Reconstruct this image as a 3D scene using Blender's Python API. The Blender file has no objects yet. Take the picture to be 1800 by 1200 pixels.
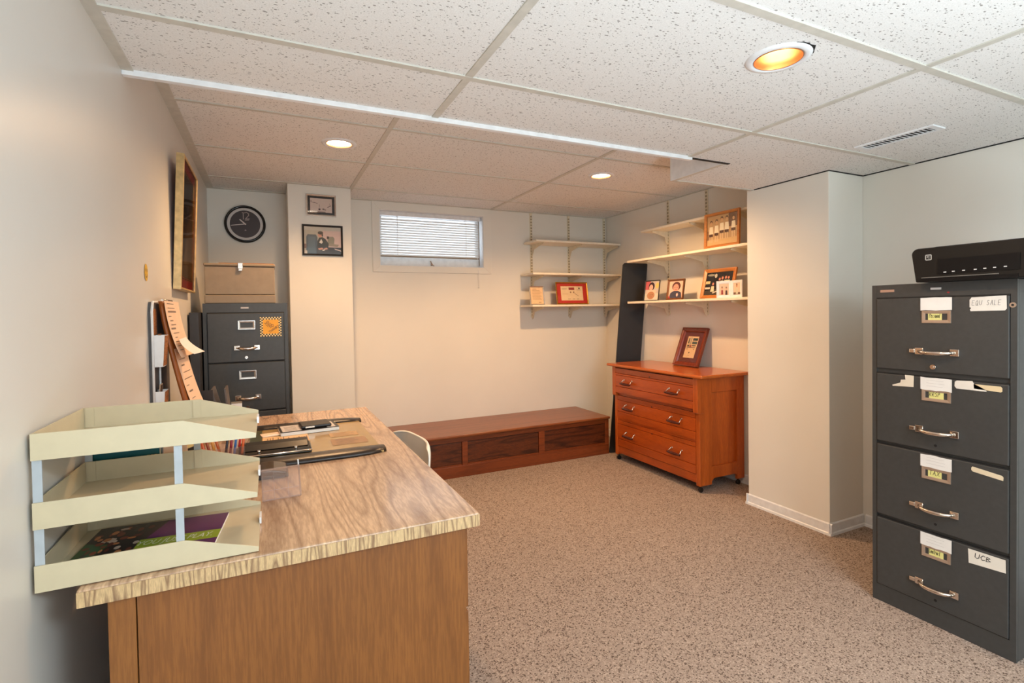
import bpy, bmesh, math, random
from mathutils import Vector, Matrix
random.seed(7)
PI = math.pi
SC = bpy.context.scene
COL = SC.collection

# ------------------------------------------------------------------ camera, world, lights, exposure
cam_d = bpy.data.cameras.new('camera')
cam_d.sensor_width = 36.0
cam_d.lens = 18.0
cam_d.shift_y = -33.4 / 1800
cam_d.clip_start = 0.02
cam = bpy.data.objects.new('camera', cam_d)
COL.objects.link(cam)
_F = Vector((0.42854, 0.90331, -0.01982)); _R = Vector((0.90324, -0.42885, -0.01562))
_F.normalize(); _R = (_R - _F * _R.dot(_F)).normalized(); _U = _R.cross(_F)
_M = Matrix((_R, _U, -_F)).transposed().to_4x4()
_M.translation = Vector((0.369, 0.0, 1.2135))
cam.matrix_world = _M
SC.camera = cam

SC.view_settings.view_transform = 'Standard'
SC.view_settings.look = 'None'
SC.view_settings.gamma = 1
SC.view_settings.use_curve_mapping = False
SC.view_settings.exposure = 0.0

world = bpy.data.worlds.new('world'); SC.world = world
world.use_nodes = True
world.node_tree.nodes['Background'].inputs[0].default_value = (0.80, 0.90, 1.0, 1)
world.node_tree.nodes['Background'].inputs[1].default_value = 2.6

def area(name, loc, target, sx, sy, power, color, spread=180):
    l = bpy.data.lights.new(name, 'AREA'); l.shape = 'RECTANGLE'; l.size = sx; l.size_y = sy
    l.energy = power; l.color = color; l.spread = math.radians(spread)
    o = bpy.data.objects.new(name, l); COL.objects.link(o)
    o.location = loc
    o.rotation_euler = (Vector(target) - Vector(loc)).to_track_quat('-Z', 'Y').to_euler()
    return o
FLASH = (0.72, 0.88, 1.0)
area('bounced_flash', (1.25, -1.05, 0.40), (1.27, -0.75, 1.93), 0.9, 0.9, 68, FLASH, 140)
area('flash_fill_top', (1.7, -0.9, 1.90), (1.7, -0.75, 0.0), 1.15, 0.55, 47, FLASH)  # added area light under the ceiling, stands in for flash bounced downward
area('flash_fill_rear', (0.7, -2.3, 1.15), (3.2, 1.6, 1.0), 1.0, 1.9, 44, (0.76, 0.90, 1.0))  # added cool fill from the rear wall, also standing in for bounced flash

# ------------------------------------------------------------------ materials
def lin(c):
    def f(v):
        v /= 255.0
        return v / 12.92 if v <= 0.04045 else ((v + 0.055) / 1.055) ** 2.4
    return (f(c[0]), f(c[1]), f(c[2]), 1.0)

def nmat(name):
    m = bpy.data.materials.new(name); m.use_nodes = True
    nt = m.node_tree
    return m, nt, nt.nodes['Principled BSDF']
def L(nt, a, b): nt.links.new(a, b)
def node(nt, t, **kw):
    n = nt.nodes.new(t)
    for k, v in kw.items(): setattr(n, k, v)
    return n
def coords(nt, scale=(1, 1, 1), rot=(0, 0, 0), loc=(0, 0, 0)):
    tc = node(nt, 'ShaderNodeTexCoord'); mp = node(nt, 'ShaderNodeMapping')
    mp.inputs['Scale'].default_value = scale; mp.inputs['Rotation'].default_value = rot; mp.inputs['Location'].default_value = loc
    L(nt, tc.outputs['Object'], mp.inputs['Vector'])
    return mp.outputs['Vector']
def noise(nt, vec, scale, detail=2, rough=0.5, dist=0.0):
    n = node(nt, 'ShaderNodeTexNoise')
    n.inputs['Scale'].default_value = scale; n.inputs['Detail'].default_value = detail
    n.inputs['Roughness'].default_value = rough; n.inputs['Distortion'].default_value = dist
    L(nt, vec, n.inputs['Vector'])
    return n
def ramp(nt, fac, stops):
    r = node(nt, 'ShaderNodeValToRGB')
    e = r.color_ramp.elements
    while len(e) < len(stops): e.new(0.5)
    for i, (p, c) in enumerate(stops):
        e[i].position = p; e[i].color = c
    L(nt, fac, r.inputs['Fac'])
    return r.outputs['Color']
def math_n(nt, op, a, b=None):
    n = node(nt, 'ShaderNodeMath', operation=op)
    for i, v in enumerate((a, b)):
        if v is None: continue
        if isinstance(v, (int, float)): n.inputs[i].default_value = v
        else: L(nt, v, n.inputs[i])
    return n.outputs[0]
def mixc(nt, fac, a, b, mode='MIX'):
    n = node(nt, 'ShaderNodeMix', data_type='RGBA', blend_type=mode)
    for s, v in ((n.inputs[0], fac), (n.inputs[6], a), (n.inputs[7], b)):
        if isinstance(v, (int, float, tuple)): s.default_value = v
        else: L(nt, v, s)
    return n.outputs[2]
def bump(nt, b, h, strength, dist=0.002):
    n = node(nt, 'ShaderNodeBump'); n.inputs['Strength'].default_value = strength; n.inputs['Distance'].default_value = dist
    L(nt, h, n.inputs['Height']); L(nt, n.outputs['Normal'], b.inputs['Normal'])

def plain(name, rgb, rough=0.5, metal=0.0, var=0.04, scale=30, coat=0.0, bmp=0.0, spec=0.5):
    m, nt, b = nmat(name)
    c = lin(rgb)
    v = coords(nt)
    n = noise(nt, v, scale, 3)
    d = tuple(max(0, x * (1 - var * 2)) for x in c[:3]) + (1,)
    l = tuple(min(1, x * (1 + var)) for x in c[:3]) + (1,)
    L(nt, ramp(nt, n.outputs['Fac'], [(0.3, d), (0.7, l)]), b.inputs['Base Color'])
    b.inputs['Roughness'].default_value = rough; b.inputs['Metallic'].default_value = metal
    b.inputs['Coat Weight'].default_value = coat; b.inputs['Specular IOR Level'].default_value = spec
    if bmp: bump(nt, b, noise(nt, v, scale * 6, 2).outputs['Fac'], bmp, 0.001)
    return m

def wood(name, base, dark, axis='Y', scale=4.0, rings=12, ratio=0.12, line=0.5, rough=0.35, pores=0.35, coat=0.0, sharp=0.25, off=(0, 0, 0)):
    """Contour lines of stretched noise: the loops and stripes of sawn timber."""
    m, nt, b = nmat(name)
    s = {'X': (ratio, 1, 1), 'Y': (1, ratio, 1), 'Z': (1, 1, ratio), 'YZ': (1, ratio, ratio)}[axis]
    v = coords(nt, s, loc=off)
    n = noise(nt, v, scale, 1.5, 0.45, 0.15)
    f = math_n(nt, 'FRACT', math_n(nt, 'MULTIPLY', n.outputs['Fac'], float(rings)))
    cb, cd = lin(base), lin(dark)
    mid = tuple(cb[i] * (1 - line) + cd[i] * line for i in range(3)) + (1,)
    c1 = ramp(nt, f, [(0.0, mid), (sharp, cb), (0.75, cb), (1.0, mid)])
    fine = noise(nt, v, scale * 28, 3, 0.6)
    c2 = mixc(nt, math_n(nt, 'MULTIPLY', ramp(nt, fine.outputs['Fac'], [(0.42, (1, 1, 1, 1)), (0.6, (0, 0, 0, 1))]), pores), c1, cd)
    big = noise(nt, v, scale * 1.7, 2)
    c3 = mixc(nt, 0.35, c2, ramp(nt, big.outputs['Fac'], [(0.3, (0.72, 0.72, 0.72, 1)), (0.75, (1, 1, 1, 1))]), 'MULTIPLY')
    L(nt, c3, b.inputs['Base Color'])
    b.inputs['Roughness'].default_value = rough; b.inputs['Coat Weight'].default_value = coat
    b.inputs['Coat Roughness'].default_value = 0.12
    bump(nt, b, fine.outputs['Fac'], 0.12, 0.0006)
    return m

def make_tile():
    m, nt, b = nmat('acoustic_tile')
    v0 = coords(nt)
    wob = noise(nt, v0, 25, 2)
    def layer(rot, sc, thr, keep, off):
        v = coords(nt, sc, (0, 0, rot), (off, off * 2, 0))
        va = node(nt, 'ShaderNodeVectorMath', operation='ADD')
        wv = node(nt, 'ShaderNodeVectorMath', operation='SCALE'); wv.inputs['Scale'].default_value = 0.9
        L(nt, wob.outputs['Color'], wv.inputs[0]); L(nt, v, va.inputs[0]); L(nt, wv.outputs[0], va.inputs[1])
        vo = node(nt, 'ShaderNodeTexVoronoi'); vo.inputs['Scale'].default_value = 1.0; vo.inputs['Randomness'].default_value = 1.0
        L(nt, va.outputs[0], vo.inputs['Vector'])
        sep = node(nt, 'ShaderNodeSeparateColor'); L(nt, vo.outputs['Color'], sep.inputs[0])
        near = math_n(nt, 'LESS_THAN', vo.outputs['Distance'], math_n(nt, 'MULTIPLY', sep.outputs[1], thr))
        return math_n(nt, 'MULTIPLY', near, math_n(nt, 'LESS_THAN', sep.outputs[0], keep))
    a = layer(0.25, (62, 118, 40), 0.30, 0.6, 0.0)
    c = layer(1.0, (70, 135, 40), 0.29, 0.55, 3.3)
    d = layer(-0.4, (160, 180, 60), 0.30, 0.5, 7.7)
    hole = math_n(nt, 'MAXIMUM', math_n(nt, 'MAXIMUM', a, c), d)
    n = noise(nt, v0, 260, 2)
    base = ramp(nt, n.outputs['Fac'], [(0.3, lin((226, 223, 218))), (0.7, lin((240, 238, 234)))])
    L(nt, mixc(nt, math_n(nt, 'MULTIPLY', hole, 0.75), base, lin((112, 104, 96))), b.inputs['Base Color'])
    b.inputs['Roughness'].default_value = 0.9
    bump(nt, b, math_n(nt, 'SUBTRACT', n.outputs['Fac'], math_n(nt, 'MULTIPLY', hole, 2.0)), 0.35, 0.0015)
    return m

def make_carpet():
    m, nt, b = nmat('speckled_carpet')
    v = coords(nt)
    n1 = noise(nt, v, 240, 3, 0.7); n2 = noise(nt, v, 95, 2, 0.6); n3 = noise(nt, v, 1.6, 2)
    vo = node(nt, 'ShaderNodeTexVoronoi'); vo.inputs['Scale'].default_value = 230; L(nt, v, vo.inputs['Vector'])
    sep = node(nt, 'ShaderNodeSeparateColor'); L(nt, vo.outputs['Color'], sep.inputs[0])
    base = ramp(nt, n1.outputs['Fac'], [(0.28, lin((122, 106, 94))), (0.45, lin((175, 156, 142))), (0.62, lin((188, 170, 156))), (0.8, lin((212, 198, 187)))])
    dk = math_n(nt, 'LESS_THAN', sep.outputs[0], 0.17)
    c = mixc(nt, math_n(nt, 'MULTIPLY', dk, 0.72), base, lin((70, 50, 40)))
    lt = math_n(nt, 'GREATER_THAN', sep.outputs[0], 0.86)
    c = mixc(nt, math_n(nt, 'MULTIPLY', lt, 0.45), c, lin((226, 206, 190)))
    c = mixc(nt, 0.25, c, ramp(nt, n2.outputs['Fac'], [(0.35, (0.72, 0.70, 0.68, 1)), (0.6, (1, 1, 1, 1))]), 'MULTIPLY')
    c = mixc(nt, 0.4, c, ramp(nt, n3.outputs['Fac'], [(0.3, (0.86, 0.86, 0.86, 1)), (0.7, (1, 1, 1, 1))]), 'MULTIPLY')
    L(nt, c, b.inputs['Base Color']); b.inputs['Roughness'].default_value = 1.0; b.inputs['Specular IOR Level'].default_value = 0.1
    bump(nt, b, n1.outputs['Fac'], 0.9, 0.006)
    return m

def make_wall(name, rgb, rough):
    m, nt, b = nmat(name)
    v = coords(nt)
    n = noise(nt, v, 2.2, 3); f = noise(nt, v, 130, 2)
    c = lin(rgb); d = tuple(x * 0.95 for x in c[:3]) + (1,)
    L(nt, ramp(nt, n.outputs['Fac'], [(0.3, d), (0.7, c)]), b.inputs['Base Color'])
    b.inputs['Roughness'].default_value = rough
    bump(nt, b, f.outputs['Fac'], 0.06, 0.001)
    return m

def make_glass(name, tint=(1, 1, 1, 1), gloss=0.55):
    m = bpy.data.materials.new(name); m.use_nodes = True; nt = m.node_tree
    for n in list(nt.nodes): nt.nodes.remove(n)
    out = node(nt, 'ShaderNodeOutputMaterial'); tr = node(nt, 'ShaderNodeBsdfTransparent'); gl = node(nt, 'ShaderNodeBsdfGlossy')
    tr.inputs[0].default_value = tint; gl.inputs['Roughness'].default_value = 0.03; gl.inputs[0].default_value = (gloss, gloss, gloss, 1)
    fr = node(nt, 'ShaderNodeFresnel'); ge = node(nt, 'ShaderNodeNewGeometry'); L(nt, math_n(nt, 'SUBTRACT', 1.45, math_n(nt, 'MULTIPLY', ge.outputs['Backfacing'], 0.7603)), fr.inputs[0])
    mx = node(nt, 'ShaderNodeMixShader')
    L(nt, fr.outputs[0], mx.inputs[0]); L(nt, tr.outputs[0], mx.inputs[1]); L(nt, gl.outputs[0], mx.inputs[2]); L(nt, mx.outputs[0], out.inputs[0])
    return m

def emit(name, rgb, strength):
    m, nt, b = nmat(name)
    b.inputs['Base Color'].default_value = (0.9, 0.9, 0.9, 1)
    b.inputs['Emission Color'].default_value = rgb; b.inputs['Emission Strength'].default_value = strength
    return m

_cache = {}
def ink(rgb, rough=0.45):
    k = (tuple(rgb), rough)
    if k not in _cache:
        _cache[k] = plain('print_%02x%02x%02x' % tuple(rgb), rgb, rough, var=0.02)
    return _cache[k]

M = {}
M['tile'] = make_tile()
M['carpet'] = make_carpet()
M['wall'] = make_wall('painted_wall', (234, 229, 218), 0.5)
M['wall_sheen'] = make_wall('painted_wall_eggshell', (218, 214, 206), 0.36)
M['grid'] = plain('ceiling_grid_metal', (205, 200, 188), 0.5)
M['white_trim'] = plain('white_trim_paint', (234, 234, 234), 0.4)
M['cream'] = plain('cream_shelf_paint', (240, 228, 206), 0.4)
M['cream_metal'] = plain('cream_bracket_enamel', (226, 212, 184), 0.4)
M['slot'] = plain('standard_slot_brass', (118, 104, 66), 0.5)
M['cab'] = plain('charcoal_cabinet_enamel', (63, 63, 62), 0.42, var=0.05, scale=60, bmp=0.08)
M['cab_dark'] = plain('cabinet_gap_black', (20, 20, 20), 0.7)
M['chrome'] = plain('chrome', (225, 215, 205), 0.18, 1.0)
M['brass'] = plain('aged_bronze_holder', (182, 158, 138), 0.4, 0.5)
M['putty'] = plain('putty_enamel', (206, 192, 160), 0.4, var=0.02)
M['bluegrey'] = plain('pale_blue_grey_enamel', (178, 185, 190), 0.4)
M['black'] = plain('black_plastic', (22, 21, 21), 0.35)
M['black_gloss'] = plain('glossy_black_plastic', (14, 14, 15), 0.15)
M['printer'] = plain('printer_black_plastic', (20, 18, 16), 0.5, spec=0.3)
M['panel_black'] = plain('printer_panel_black', (8, 9, 12), 0.35, spec=0.3)
M['board_black'] = plain('black_painted_board', (20, 17, 17), 0.5, var=0.1, scale=20)
M['desk_top'] = wood('oak_laminate', (214, 178, 142), (124, 88, 62), 'YZ', 7.0, 18, 0.12, 0.55, 0.26, 0.34, 0.5, 0.30, (0.37, 0.2, 0.0))
M['desk_edge'] = wood('oak_edge_band', (224, 190, 140), (112, 74, 54), 'Z', 36, 9, 0.07, 0.75, 0.35, 0.35, sharp=0.28)
M['desk_side'] = wood('desk_oak_veneer', (144, 89, 40), (100, 56, 22), 'Z', 9, 4, 0.06, 0.25, 0.45, 0.4)
M['desk_stile'] = wood('desk_stile_veneer', (152, 96, 44), (110, 64, 26), 'Z', 9, 4, 0.06, 0.25, 0.45, 0.4, off=(2, 1, 0))
M['bench_top'] = wood('bench_walnut', (152, 86, 44), (84, 40, 18), 'X', 12, 5, 0.06, 0.5, 0.3, 0.4, 0.1)
M['bench_frame'] = wood('bench_frame_walnut', (134, 64, 26), (76, 30, 12), 'X', 12, 5, 0.06, 0.4, 0.35, 0.35, 0.1)
M['bench_panel'] = wood('bench_rosewood_panel', (104, 50, 22), (34, 14, 8), 'X', 13, 6, 0.10, 0.75, 0.35, 0.5)
M['dresser'] = wood('orange_maple', (194, 94, 30), (140, 54, 12), 'Z', 9, 4, 0.08, 0.35, 0.3, 0.35, 0.25)
M['dresser_y'] = wood('orange_maple_front', (186, 84, 24), (132, 46, 10), 'Y', 9, 4, 0.08, 0.35, 0.3, 0.35, 0.25)
M['dresser_top'] = wood('orange_maple_top', (200, 104, 38), (150, 64, 18), 'Y', 9, 4, 0.08, 0.3, 0.24, 0.3, 0.3)
M['dark_wood'] = plain('dark_handle_wood', (74, 26, 14), 0.3)
M['oak_frame'] = wood('honey_oak_frame', (196, 124, 56), (140, 78, 28), 'X', 20, 4, 0.2, 0.4, 0.35, 0.3)
M['mahog'] = wood('mahogany_frame', (134, 54, 26), (72, 22, 12), 'Z', 16, 4, 0.15, 0.4, 0.28, 0.3, 0.2)
M['gold'] = plain('gilt_frame', (206, 176, 124), 0.36, 0.5, var=0.12, scale=40)
M['brass_frame'] = plain('brass_frame', (214, 164, 74), 0.25, 0.9)
M['silver'] = plain('silver_frame', (206, 200, 194), 0.25, 0.8)
M['glass'] = make_glass('pane_glass')
M['acrylic'] = make_glass('clear_acrylic', (0.95, 0.93, 0.95, 1))
_nt = M['acrylic'].node_tree; _o = [n for n in _nt.nodes if n.type == 'OUTPUT_MATERIAL'][0]; _src = _o.inputs[0].links[0].from_socket
_df = node(_nt, 'ShaderNodeBsdfTranslucent'); _df.inputs[0].default_value = (.9, .88, .9, 1); _mx = node(_nt, 'ShaderNodeMixShader'); _mx.inputs[0].default_value = 0.14
L(_nt, _src, _mx.inputs[1]); L(_nt, _df.outputs[0], _mx.inputs[2]); L(_nt, _mx.outputs[0], _o.inputs[0])
M['bronze'] = plain('copper_reflector', (222, 158, 108), 0.34, 0.9, var=0.05)
M['chair'] = plain('cream_shell_plastic', (242, 237, 224), 0.4, var=.01)
M['paper'] = plain('white_paper', (238, 234, 226), 0.8, var=0.02)
M['peach'] = plain('peach_paper', (240, 208, 180), 0.8, var=0.02)
M['kraft'] = plain('kraft_card', (168, 112, 66), 0.8)
M['box'] = plain('taupe_box_enamel', (146, 128, 104), 0.5)
M['cork'] = plain('speckled_cork', (166, 104, 56), 0.9, var=0.35, scale=160)
M['clip_wood'] = wood('clipboard_hardboard', (168, 92, 36), (106, 52, 16), 'Z', 12, 4, 0.1, 0.4, 0.45, 0.3)

# ------------------------------------------------------------------ mesh helpers
class MB:
    def __init__(self):
        self.v = []; self.f = []; self.mi = []; self.sm = []
    def add(self, vs, fs, mi=0, smooth=False):
        o = len(self.v)
        self.v += [Vector(p) for p in vs]
        for q in fs:
            self.f.append([o + i for i in q]); self.mi.append(mi); self.sm.append(smooth)
        return self
    def box(self, a, b, mi=0, T=None):
        x0, y0, z0 = map(min, zip(a, b)); x1, y1, z1 = map(max, zip(a, b))
        vs = [Vector(p) for p in ((x0, y0, z0), (x1, y0, z0), (x1, y1, z0), (x0, y1, z0), (x0, y0, z1), (x1, y0, z1), (x1, y1, z1), (x0, y1, z1))]
        if T is not None: vs = [T @ p for p in vs]
        return self.add(vs, [(0, 3, 2, 1), (4, 5, 6, 7), (0, 1, 5, 4), (1, 2, 6, 5), (2, 3, 7, 6), (3, 0, 4, 7)], mi)
    def prism(self, poly, fn, d0, d1, mi=0, smooth=False):
        """poly: 2-D outline; fn(u, v, d) -> point; extruded from d0 to d1."""
        n = len(poly)
        vs = [fn(u, v, d0) for u, v in poly] + [fn(u, v, d1) for u, v in poly]
        fs = [tuple(range(n)), tuple(range(2 * n - 1, n - 1, -1))]
        self.add(vs, fs, mi)
        o = len(self.v) - 2 * n
        for i in range(n):
            j = (i + 1) % n
            self.f.append([o + i, o + n + i, o + n + j, o + j]); self.mi.append(mi); self.sm.append(smooth)
        return self
    def tube(self, pts, r, seg=10, mi=0, caps=True):
        pts = [Vector(p) for p in pts]
        rs = r if isinstance(r, (list, tuple)) else [r] * len(pts)
        rings = []; prev = None
        for i, p in enumerate(pts):
            d = (pts[min(i + 1, len(pts) - 1)] - pts[max(i - 1, 0)]).normalized()
            if prev is None:
                a = Vector((0, 0, 1)) if abs(d.z) < 0.9 else Vector((1, 0, 0))
                n = d.cross(a).normalized()
            else:
                n = (prev - d * prev.dot(d)).normalized()
            prev = n; bn = d.cross(n)
            rings.append([p + (n * math.cos(2 * PI * k / seg) + bn * math.sin(2 * PI * k / seg)) * rs[i] for k in range(seg)])
        vs = [q for ring in rings for q in ring]; fs = []
        for i in range(len(pts) - 1):
            for k in range(seg):
                k2 = (k + 1) % seg
                fs.append((i * seg + k, i * seg + k2, (i + 1) * seg + k2, (i + 1) * seg + k))
        self.add(vs, fs, mi, True)
        if caps:
            o = len(self.v) - len(vs)
            self.f.append([o + k for k in range(seg)][::-1]); self.mi.append(mi); self.sm.append(False)
            self.f.append([o + (len(pts) - 1) * seg + k for k in range(seg)]); self.mi.append(mi); self.sm.append(False)
        return self
    def lathe(self, prof, c=(0, 0, 0), seg=40, mi=0, axis='Z', smooth=True):
        c = Vector(c); vs = []
        for r, h in prof:
            for k in range(seg):
                a = 2 * PI * k / seg
                p = Vector((r * math.cos(a), r * math.sin(a), h)) if axis == 'Z' else Vector((r * math.cos(a), -h, r * math.sin(a)))
                vs.append(c + p)
        fs = []
        for i in range(len(prof) - 1):
            for k in range(seg):
                k2 = (k + 1) % seg
                fs.append((i * seg + k, i * seg + k2, (i + 1) * seg + k2, (i + 1) * seg + k))
        return self.add(vs, fs, mi, smooth)
    def disc(self, c, r, mi=0, seg=40, axis='Z'):
        c = Vector(c)
        vs = [c + (Vector((r * math.cos(2 * PI * k / seg), r * math.sin(2 * PI * k / seg), 0)) if axis == 'Z' else Vector((r * math.cos(2 * PI * k / seg), 0, r * math.sin(2 * PI * k / seg)))) for k in range(seg)]
        return self.add(vs, [tuple(range(seg))], mi)
    # flat prints on a front that faces -Y: (u, v) in metres, d = how far proud of y = 0
    def print2d(self, poly, d, mi=0, y0=0.0):
        return self.add([(u, y0 - d, v) for u, v in poly], [tuple(range(len(poly)))], mi)
    def ribbon(self, pts, w, d, mi=0, y0=0.0):
        for (a, b) in zip(pts[:-1], pts[1:]):
            dx, dy = b[0] - a[0], b[1] - a[1]; l = math.hypot(dx, dy) or 1e-6
            nx, ny = -dy / l * w / 2, dx / l * w / 2; ex, ey = dx / l * w * 0.3, dy / l * w * 0.3
            self.print2d([(a[0] - nx - ex, a[1] - ny - ey), (b[0] - nx + ex, b[1] - ny + ey), (b[0] + nx + ex, b[1] + ny + ey), (a[0] + nx - ex, a[1] + ny - ey)], d, mi, y0)
        return self
    def build(self, name, mats, parent=None, at=None, local=False, bevel=0.0, seg=2, fix=True, auto=False):
        me = bpy.data.meshes.new(name)
        off = Vector((0, 0, 0))
        if parent is not None and not local:
            r = parent
            while r.parent is not None: r = r.parent
            off = r.location.copy()
        elif parent is None and at is not None and not local:
            off = Vector(at)
        me.from_pydata([tuple(p - off) for p in self.v], [], self.f)
        if not isinstance(mats, (list, tuple)): mats = [mats]
        for m in mats: me.materials.append(m)
        for p, mi, s in zip(me.polygons, self.mi, self.sm): p.material_index = mi; p.use_smooth = s
        if fix:
            bm = bmesh.new(); bm.from_mesh(me)
            bmesh.ops.recalc_face_normals(bm, faces=bm.faces); bm.to_mesh(me); bm.free()
        me.update()
        o = bpy.data.objects.new(name, me); COL.objects.link(o)
        if parent is not None: o.parent = parent
        elif at is not None: o.location = at
        if bevel:
            b = o.modifiers.new('bevel', 'BEVEL'); b.width = bevel; b.segments = seg; b.limit_method = 'ANGLE'; b.angle_limit = math.radians(40)
        return o

def tag(o, label=None, cat=None, group=None, kind=None):
    if label: o['label'] = label
    if cat: o['category'] = cat
    if group: o['group'] = group
    if kind: o['kind'] = kind
    return o
def thing(name, label, cat, loc=(0, 0, 0), rot=(0, 0, 0), group=None):
    o = bpy.data.objects.new(name, None); COL.objects.link(o)
    o.location = loc; o.rotation_euler = rot; o.empty_display_size = 0.1
    return tag(o, label, cat, group)
def struct(o): o['kind'] = 'structure'; return o
def part_label(o, s): o['label'] = s; return o

def text_polys(s, size, shear=0.0):
    c = bpy.data.curves.new('lettering', 'FONT'); c.body = s; c.size = size; c.shear = shear
    c.align_x = 'CENTER'; c.align_y = 'CENTER'; c.resolution_u = 4
    o = bpy.data.objects.new('lettering', c); COL.objects.link(o)
    dg = bpy.context.evaluated_depsgraph_get(); dg.update()
    me = bpy.data.meshes.new_from_object(o.evaluated_get(dg))
    r = ([tuple(v.co) for v in me.vertices], [tuple(p.vertices) for p in me.polygons])
    bpy.data.objects.remove(o); bpy.data.curves.remove(c); bpy.data.meshes.remove(me)
    return r
def put_text(mb, s, size, fn, mi=0, shear=0.0, sx=1.0):
    vs, fs = text_polys(s, size, shear)
    mb.add([fn(x * sx, y) for x, y, z in vs], fs, mi)

# hand-lettering strokes on a 0..1 cell
GLYPH = {
 'E': [[(1, 1), (0, 1), (0, 0), (1, 0)], [(0, .5), (.8, .5)]], 'Q': [[(.5, 1), (0, .6), (.2, 0), (.8, 0), (1, .6), (.5, 1)], [(.6, .3), (1.1, -.1)]],
 'U': [[(0, 1), (.05, .2), (.5, 0), (.95, .2), (1, 1)]], 'S': [[(1, .9), (.4, 1), (.1, .75), (.9, .35), (.6, 0), (0, .1)]],
 'A': [[(0, 0), (.5, 1), (1, 0)], [(.2, .4), (.8, .4)]], 'L': [[(0, 1), (0, 0), (.9, .05)]], 'R': [[(0, 0), (.05, 1), (.8, .95), (.8, .55), (.1, .5), (.9, 0)]],
 'P': [[(0, 0), (.15, 1), (.8, .95), (.85, .6), (.1, .5)]], 'T': [[(0, 1), (1, .95)], [(.5, 1), (.45, 0)]], 'X': [[(0, 1), (1, 0)], [(1, 1), (0, 0)]],
 'C': [[(1, .85), (.5, 1), (0, .5), (.4, 0), (1, .15)]], 'B': [[(0, 0), (.05, 1), (.8, .8), (.1, .55), (.95, .25), (0, 0)]],
 'e': [[(.1, .3), (.8, .35), (.5, .6), (.1, .3), (.4, 0), (.9, .1)]], 'r': [[(.2, 0), (.2, .5), (.5, .55), (.8, .5)]], 's': [[(.8, .5), (.3, .55), (.7, .2), (.2, 0)]],
 'o': [[(.5, .55), (.1, .3), (.5, 0), (.9, .3), (.5, .55)]], 'n': [[(.1, 0), (.15, .5)], [(.15, .4), (.6, .55), (.8, 0)]], 'a': [[(.8, .5), (.2, .5), (.1, .1), (.7, .15), (.8, .5), (.95, 0)]],
 'l': [[(.4, 1), (.3, .1), (.7, 0)]], 't': [[(.5, .9), (.4, .1), (.8, 0)], [(.1, .6), (.8, .65)]], 'c': [[(.8, .5), (.3, .5), (.2, .1), (.8, .1)]], ' ': []}
def hand(mb, s, x, z, h, w, gap, lw, d, mi, slope=0.0, y0=0.0):
    for ch in s:
        for st in GLYPH[ch]:
            mb.ribbon([(x + px * w + pz * h * 0.12, z + pz * h) for px, pz in st], lw, d, mi, y0)
        x += w + gap; z += slope

def ell(cx, cz, rx, rz, n=14, a0=0.0, a1=2 * PI):
    return [(cx + rx * math.cos(a0 + (a1 - a0) * k / n), cz + rz * math.sin(a0 + (a1 - a0) * k / n)) for k in range(n + (0 if abs(a1 - a0 - 2 * PI) < 1e-6 else 1))]
def rect(x0, z0, x1, z1): return [(x0, z0), (x1, z0), (x1, z1), (x0, z1)]

def printed(name, parent, W, H, y0, bg, layers, x=0.0, z=0.0, rough=0.4):
    """A flat print W x H centred at (x, z) on a front facing -Y, with coloured shapes given in 0..1 coordinates."""
    mb = MB(); cols = [bg]
    mb.print2d(rect(x - W / 2, z - H / 2, x + W / 2, z + H / 2), 0.0, 0, y0)
    for i, (poly, c) in enumerate(layers):
        if c not in cols: cols.append(c)
        mb.print2d([(x + (min(1, max(0, u)) - 0.5) * W, z + (min(1, max(0, v)) - 0.5) * H) for u, v in poly], 0.00025 + 0.00004 * i, cols.index(c), y0)
    return mb.build(name, [ink(c, rough) for c in cols], parent, local=True, fix=False)

def frame_ring(W, H, border, depth, z0=0.0, prof=None):
    """Mitred moulding round a W x H opening's outside, front at y = -depth, bottom at z = z0."""
    mb = MB()
    prof = prof or [(0, 0), (0, depth), (border * 0.25, depth), (border * 0.6, depth * 0.85), (border, depth * 0.6), (border, 0)]
    n = len(prof)
    corners = [(-1, 0), (1, 0), (1, 1), (-1, 1)]
    vs = []
    for sx, sz in corners:
        for u, d in prof:
            vs.append((sx * (W / 2 - u), -d, z0 + (H - u if sz else u)))
    fs = []
    for c in range(4):
        c2 = (c + 1) % 4
        for i in range(n):
            j = (i + 1) % n
            fs.append((c * n + i, c2 * n + i, c2 * n + j, c * n + j))
    return mb.add(vs, fs)

# ------------------------------------------------------------------ the room
XR, YB, ZC, ZS, YR = 3.336, 4.106, 2.108, 1.934, -2.4
YT = 1.84                                   # edge of the low soffit
mb = MB(); mb.box((-0.1, YR - .1, -0.1), (XR + .1, YB + .1, 0.0)); struct(mb.build('floor', M['carpet']))
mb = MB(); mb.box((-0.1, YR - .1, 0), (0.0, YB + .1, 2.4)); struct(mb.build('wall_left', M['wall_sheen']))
mb = MB(); mb.box((XR, YR - .1, 0), (XR + .1, YB + .1, 2.4)); struct(mb.build('wall_right', M['wall']))
mb = MB(); mb.box((-.0, YR - .1, 0), (XR, YR, 2.4)); struct(mb.build('wall_rear', M['wall']))
WX0, WX1, WZ0, WZ1 = 1.172, 2.052, 1.600, 2.040
mb = MB()
for a, b in (((0, YB, 0), (WX0, YB + .1, 2.4)), ((WX1, YB, 0), (XR, YB + .1, 2.4)), ((WX0, YB, 0), (WX1, YB + .1, WZ0)), ((WX0, YB, WZ1), (WX1, YB + .1, 2.4))): mb.box(a, b)
struct(mb.build('wall_back', M['wall']))
mb = MB(); mb.box((0.500, 3.78, 0), (0.912, YB, ZC)); struct(mb.build('wall_pillar_back', M['wall'], bevel=.003))
mb = MB(); mb.box((3.042, 1.725, 0), (XR, 2.236, ZS + .1)); struct(mb.build('wall_pillar_right', M['wall'], bevel=.003))

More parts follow.
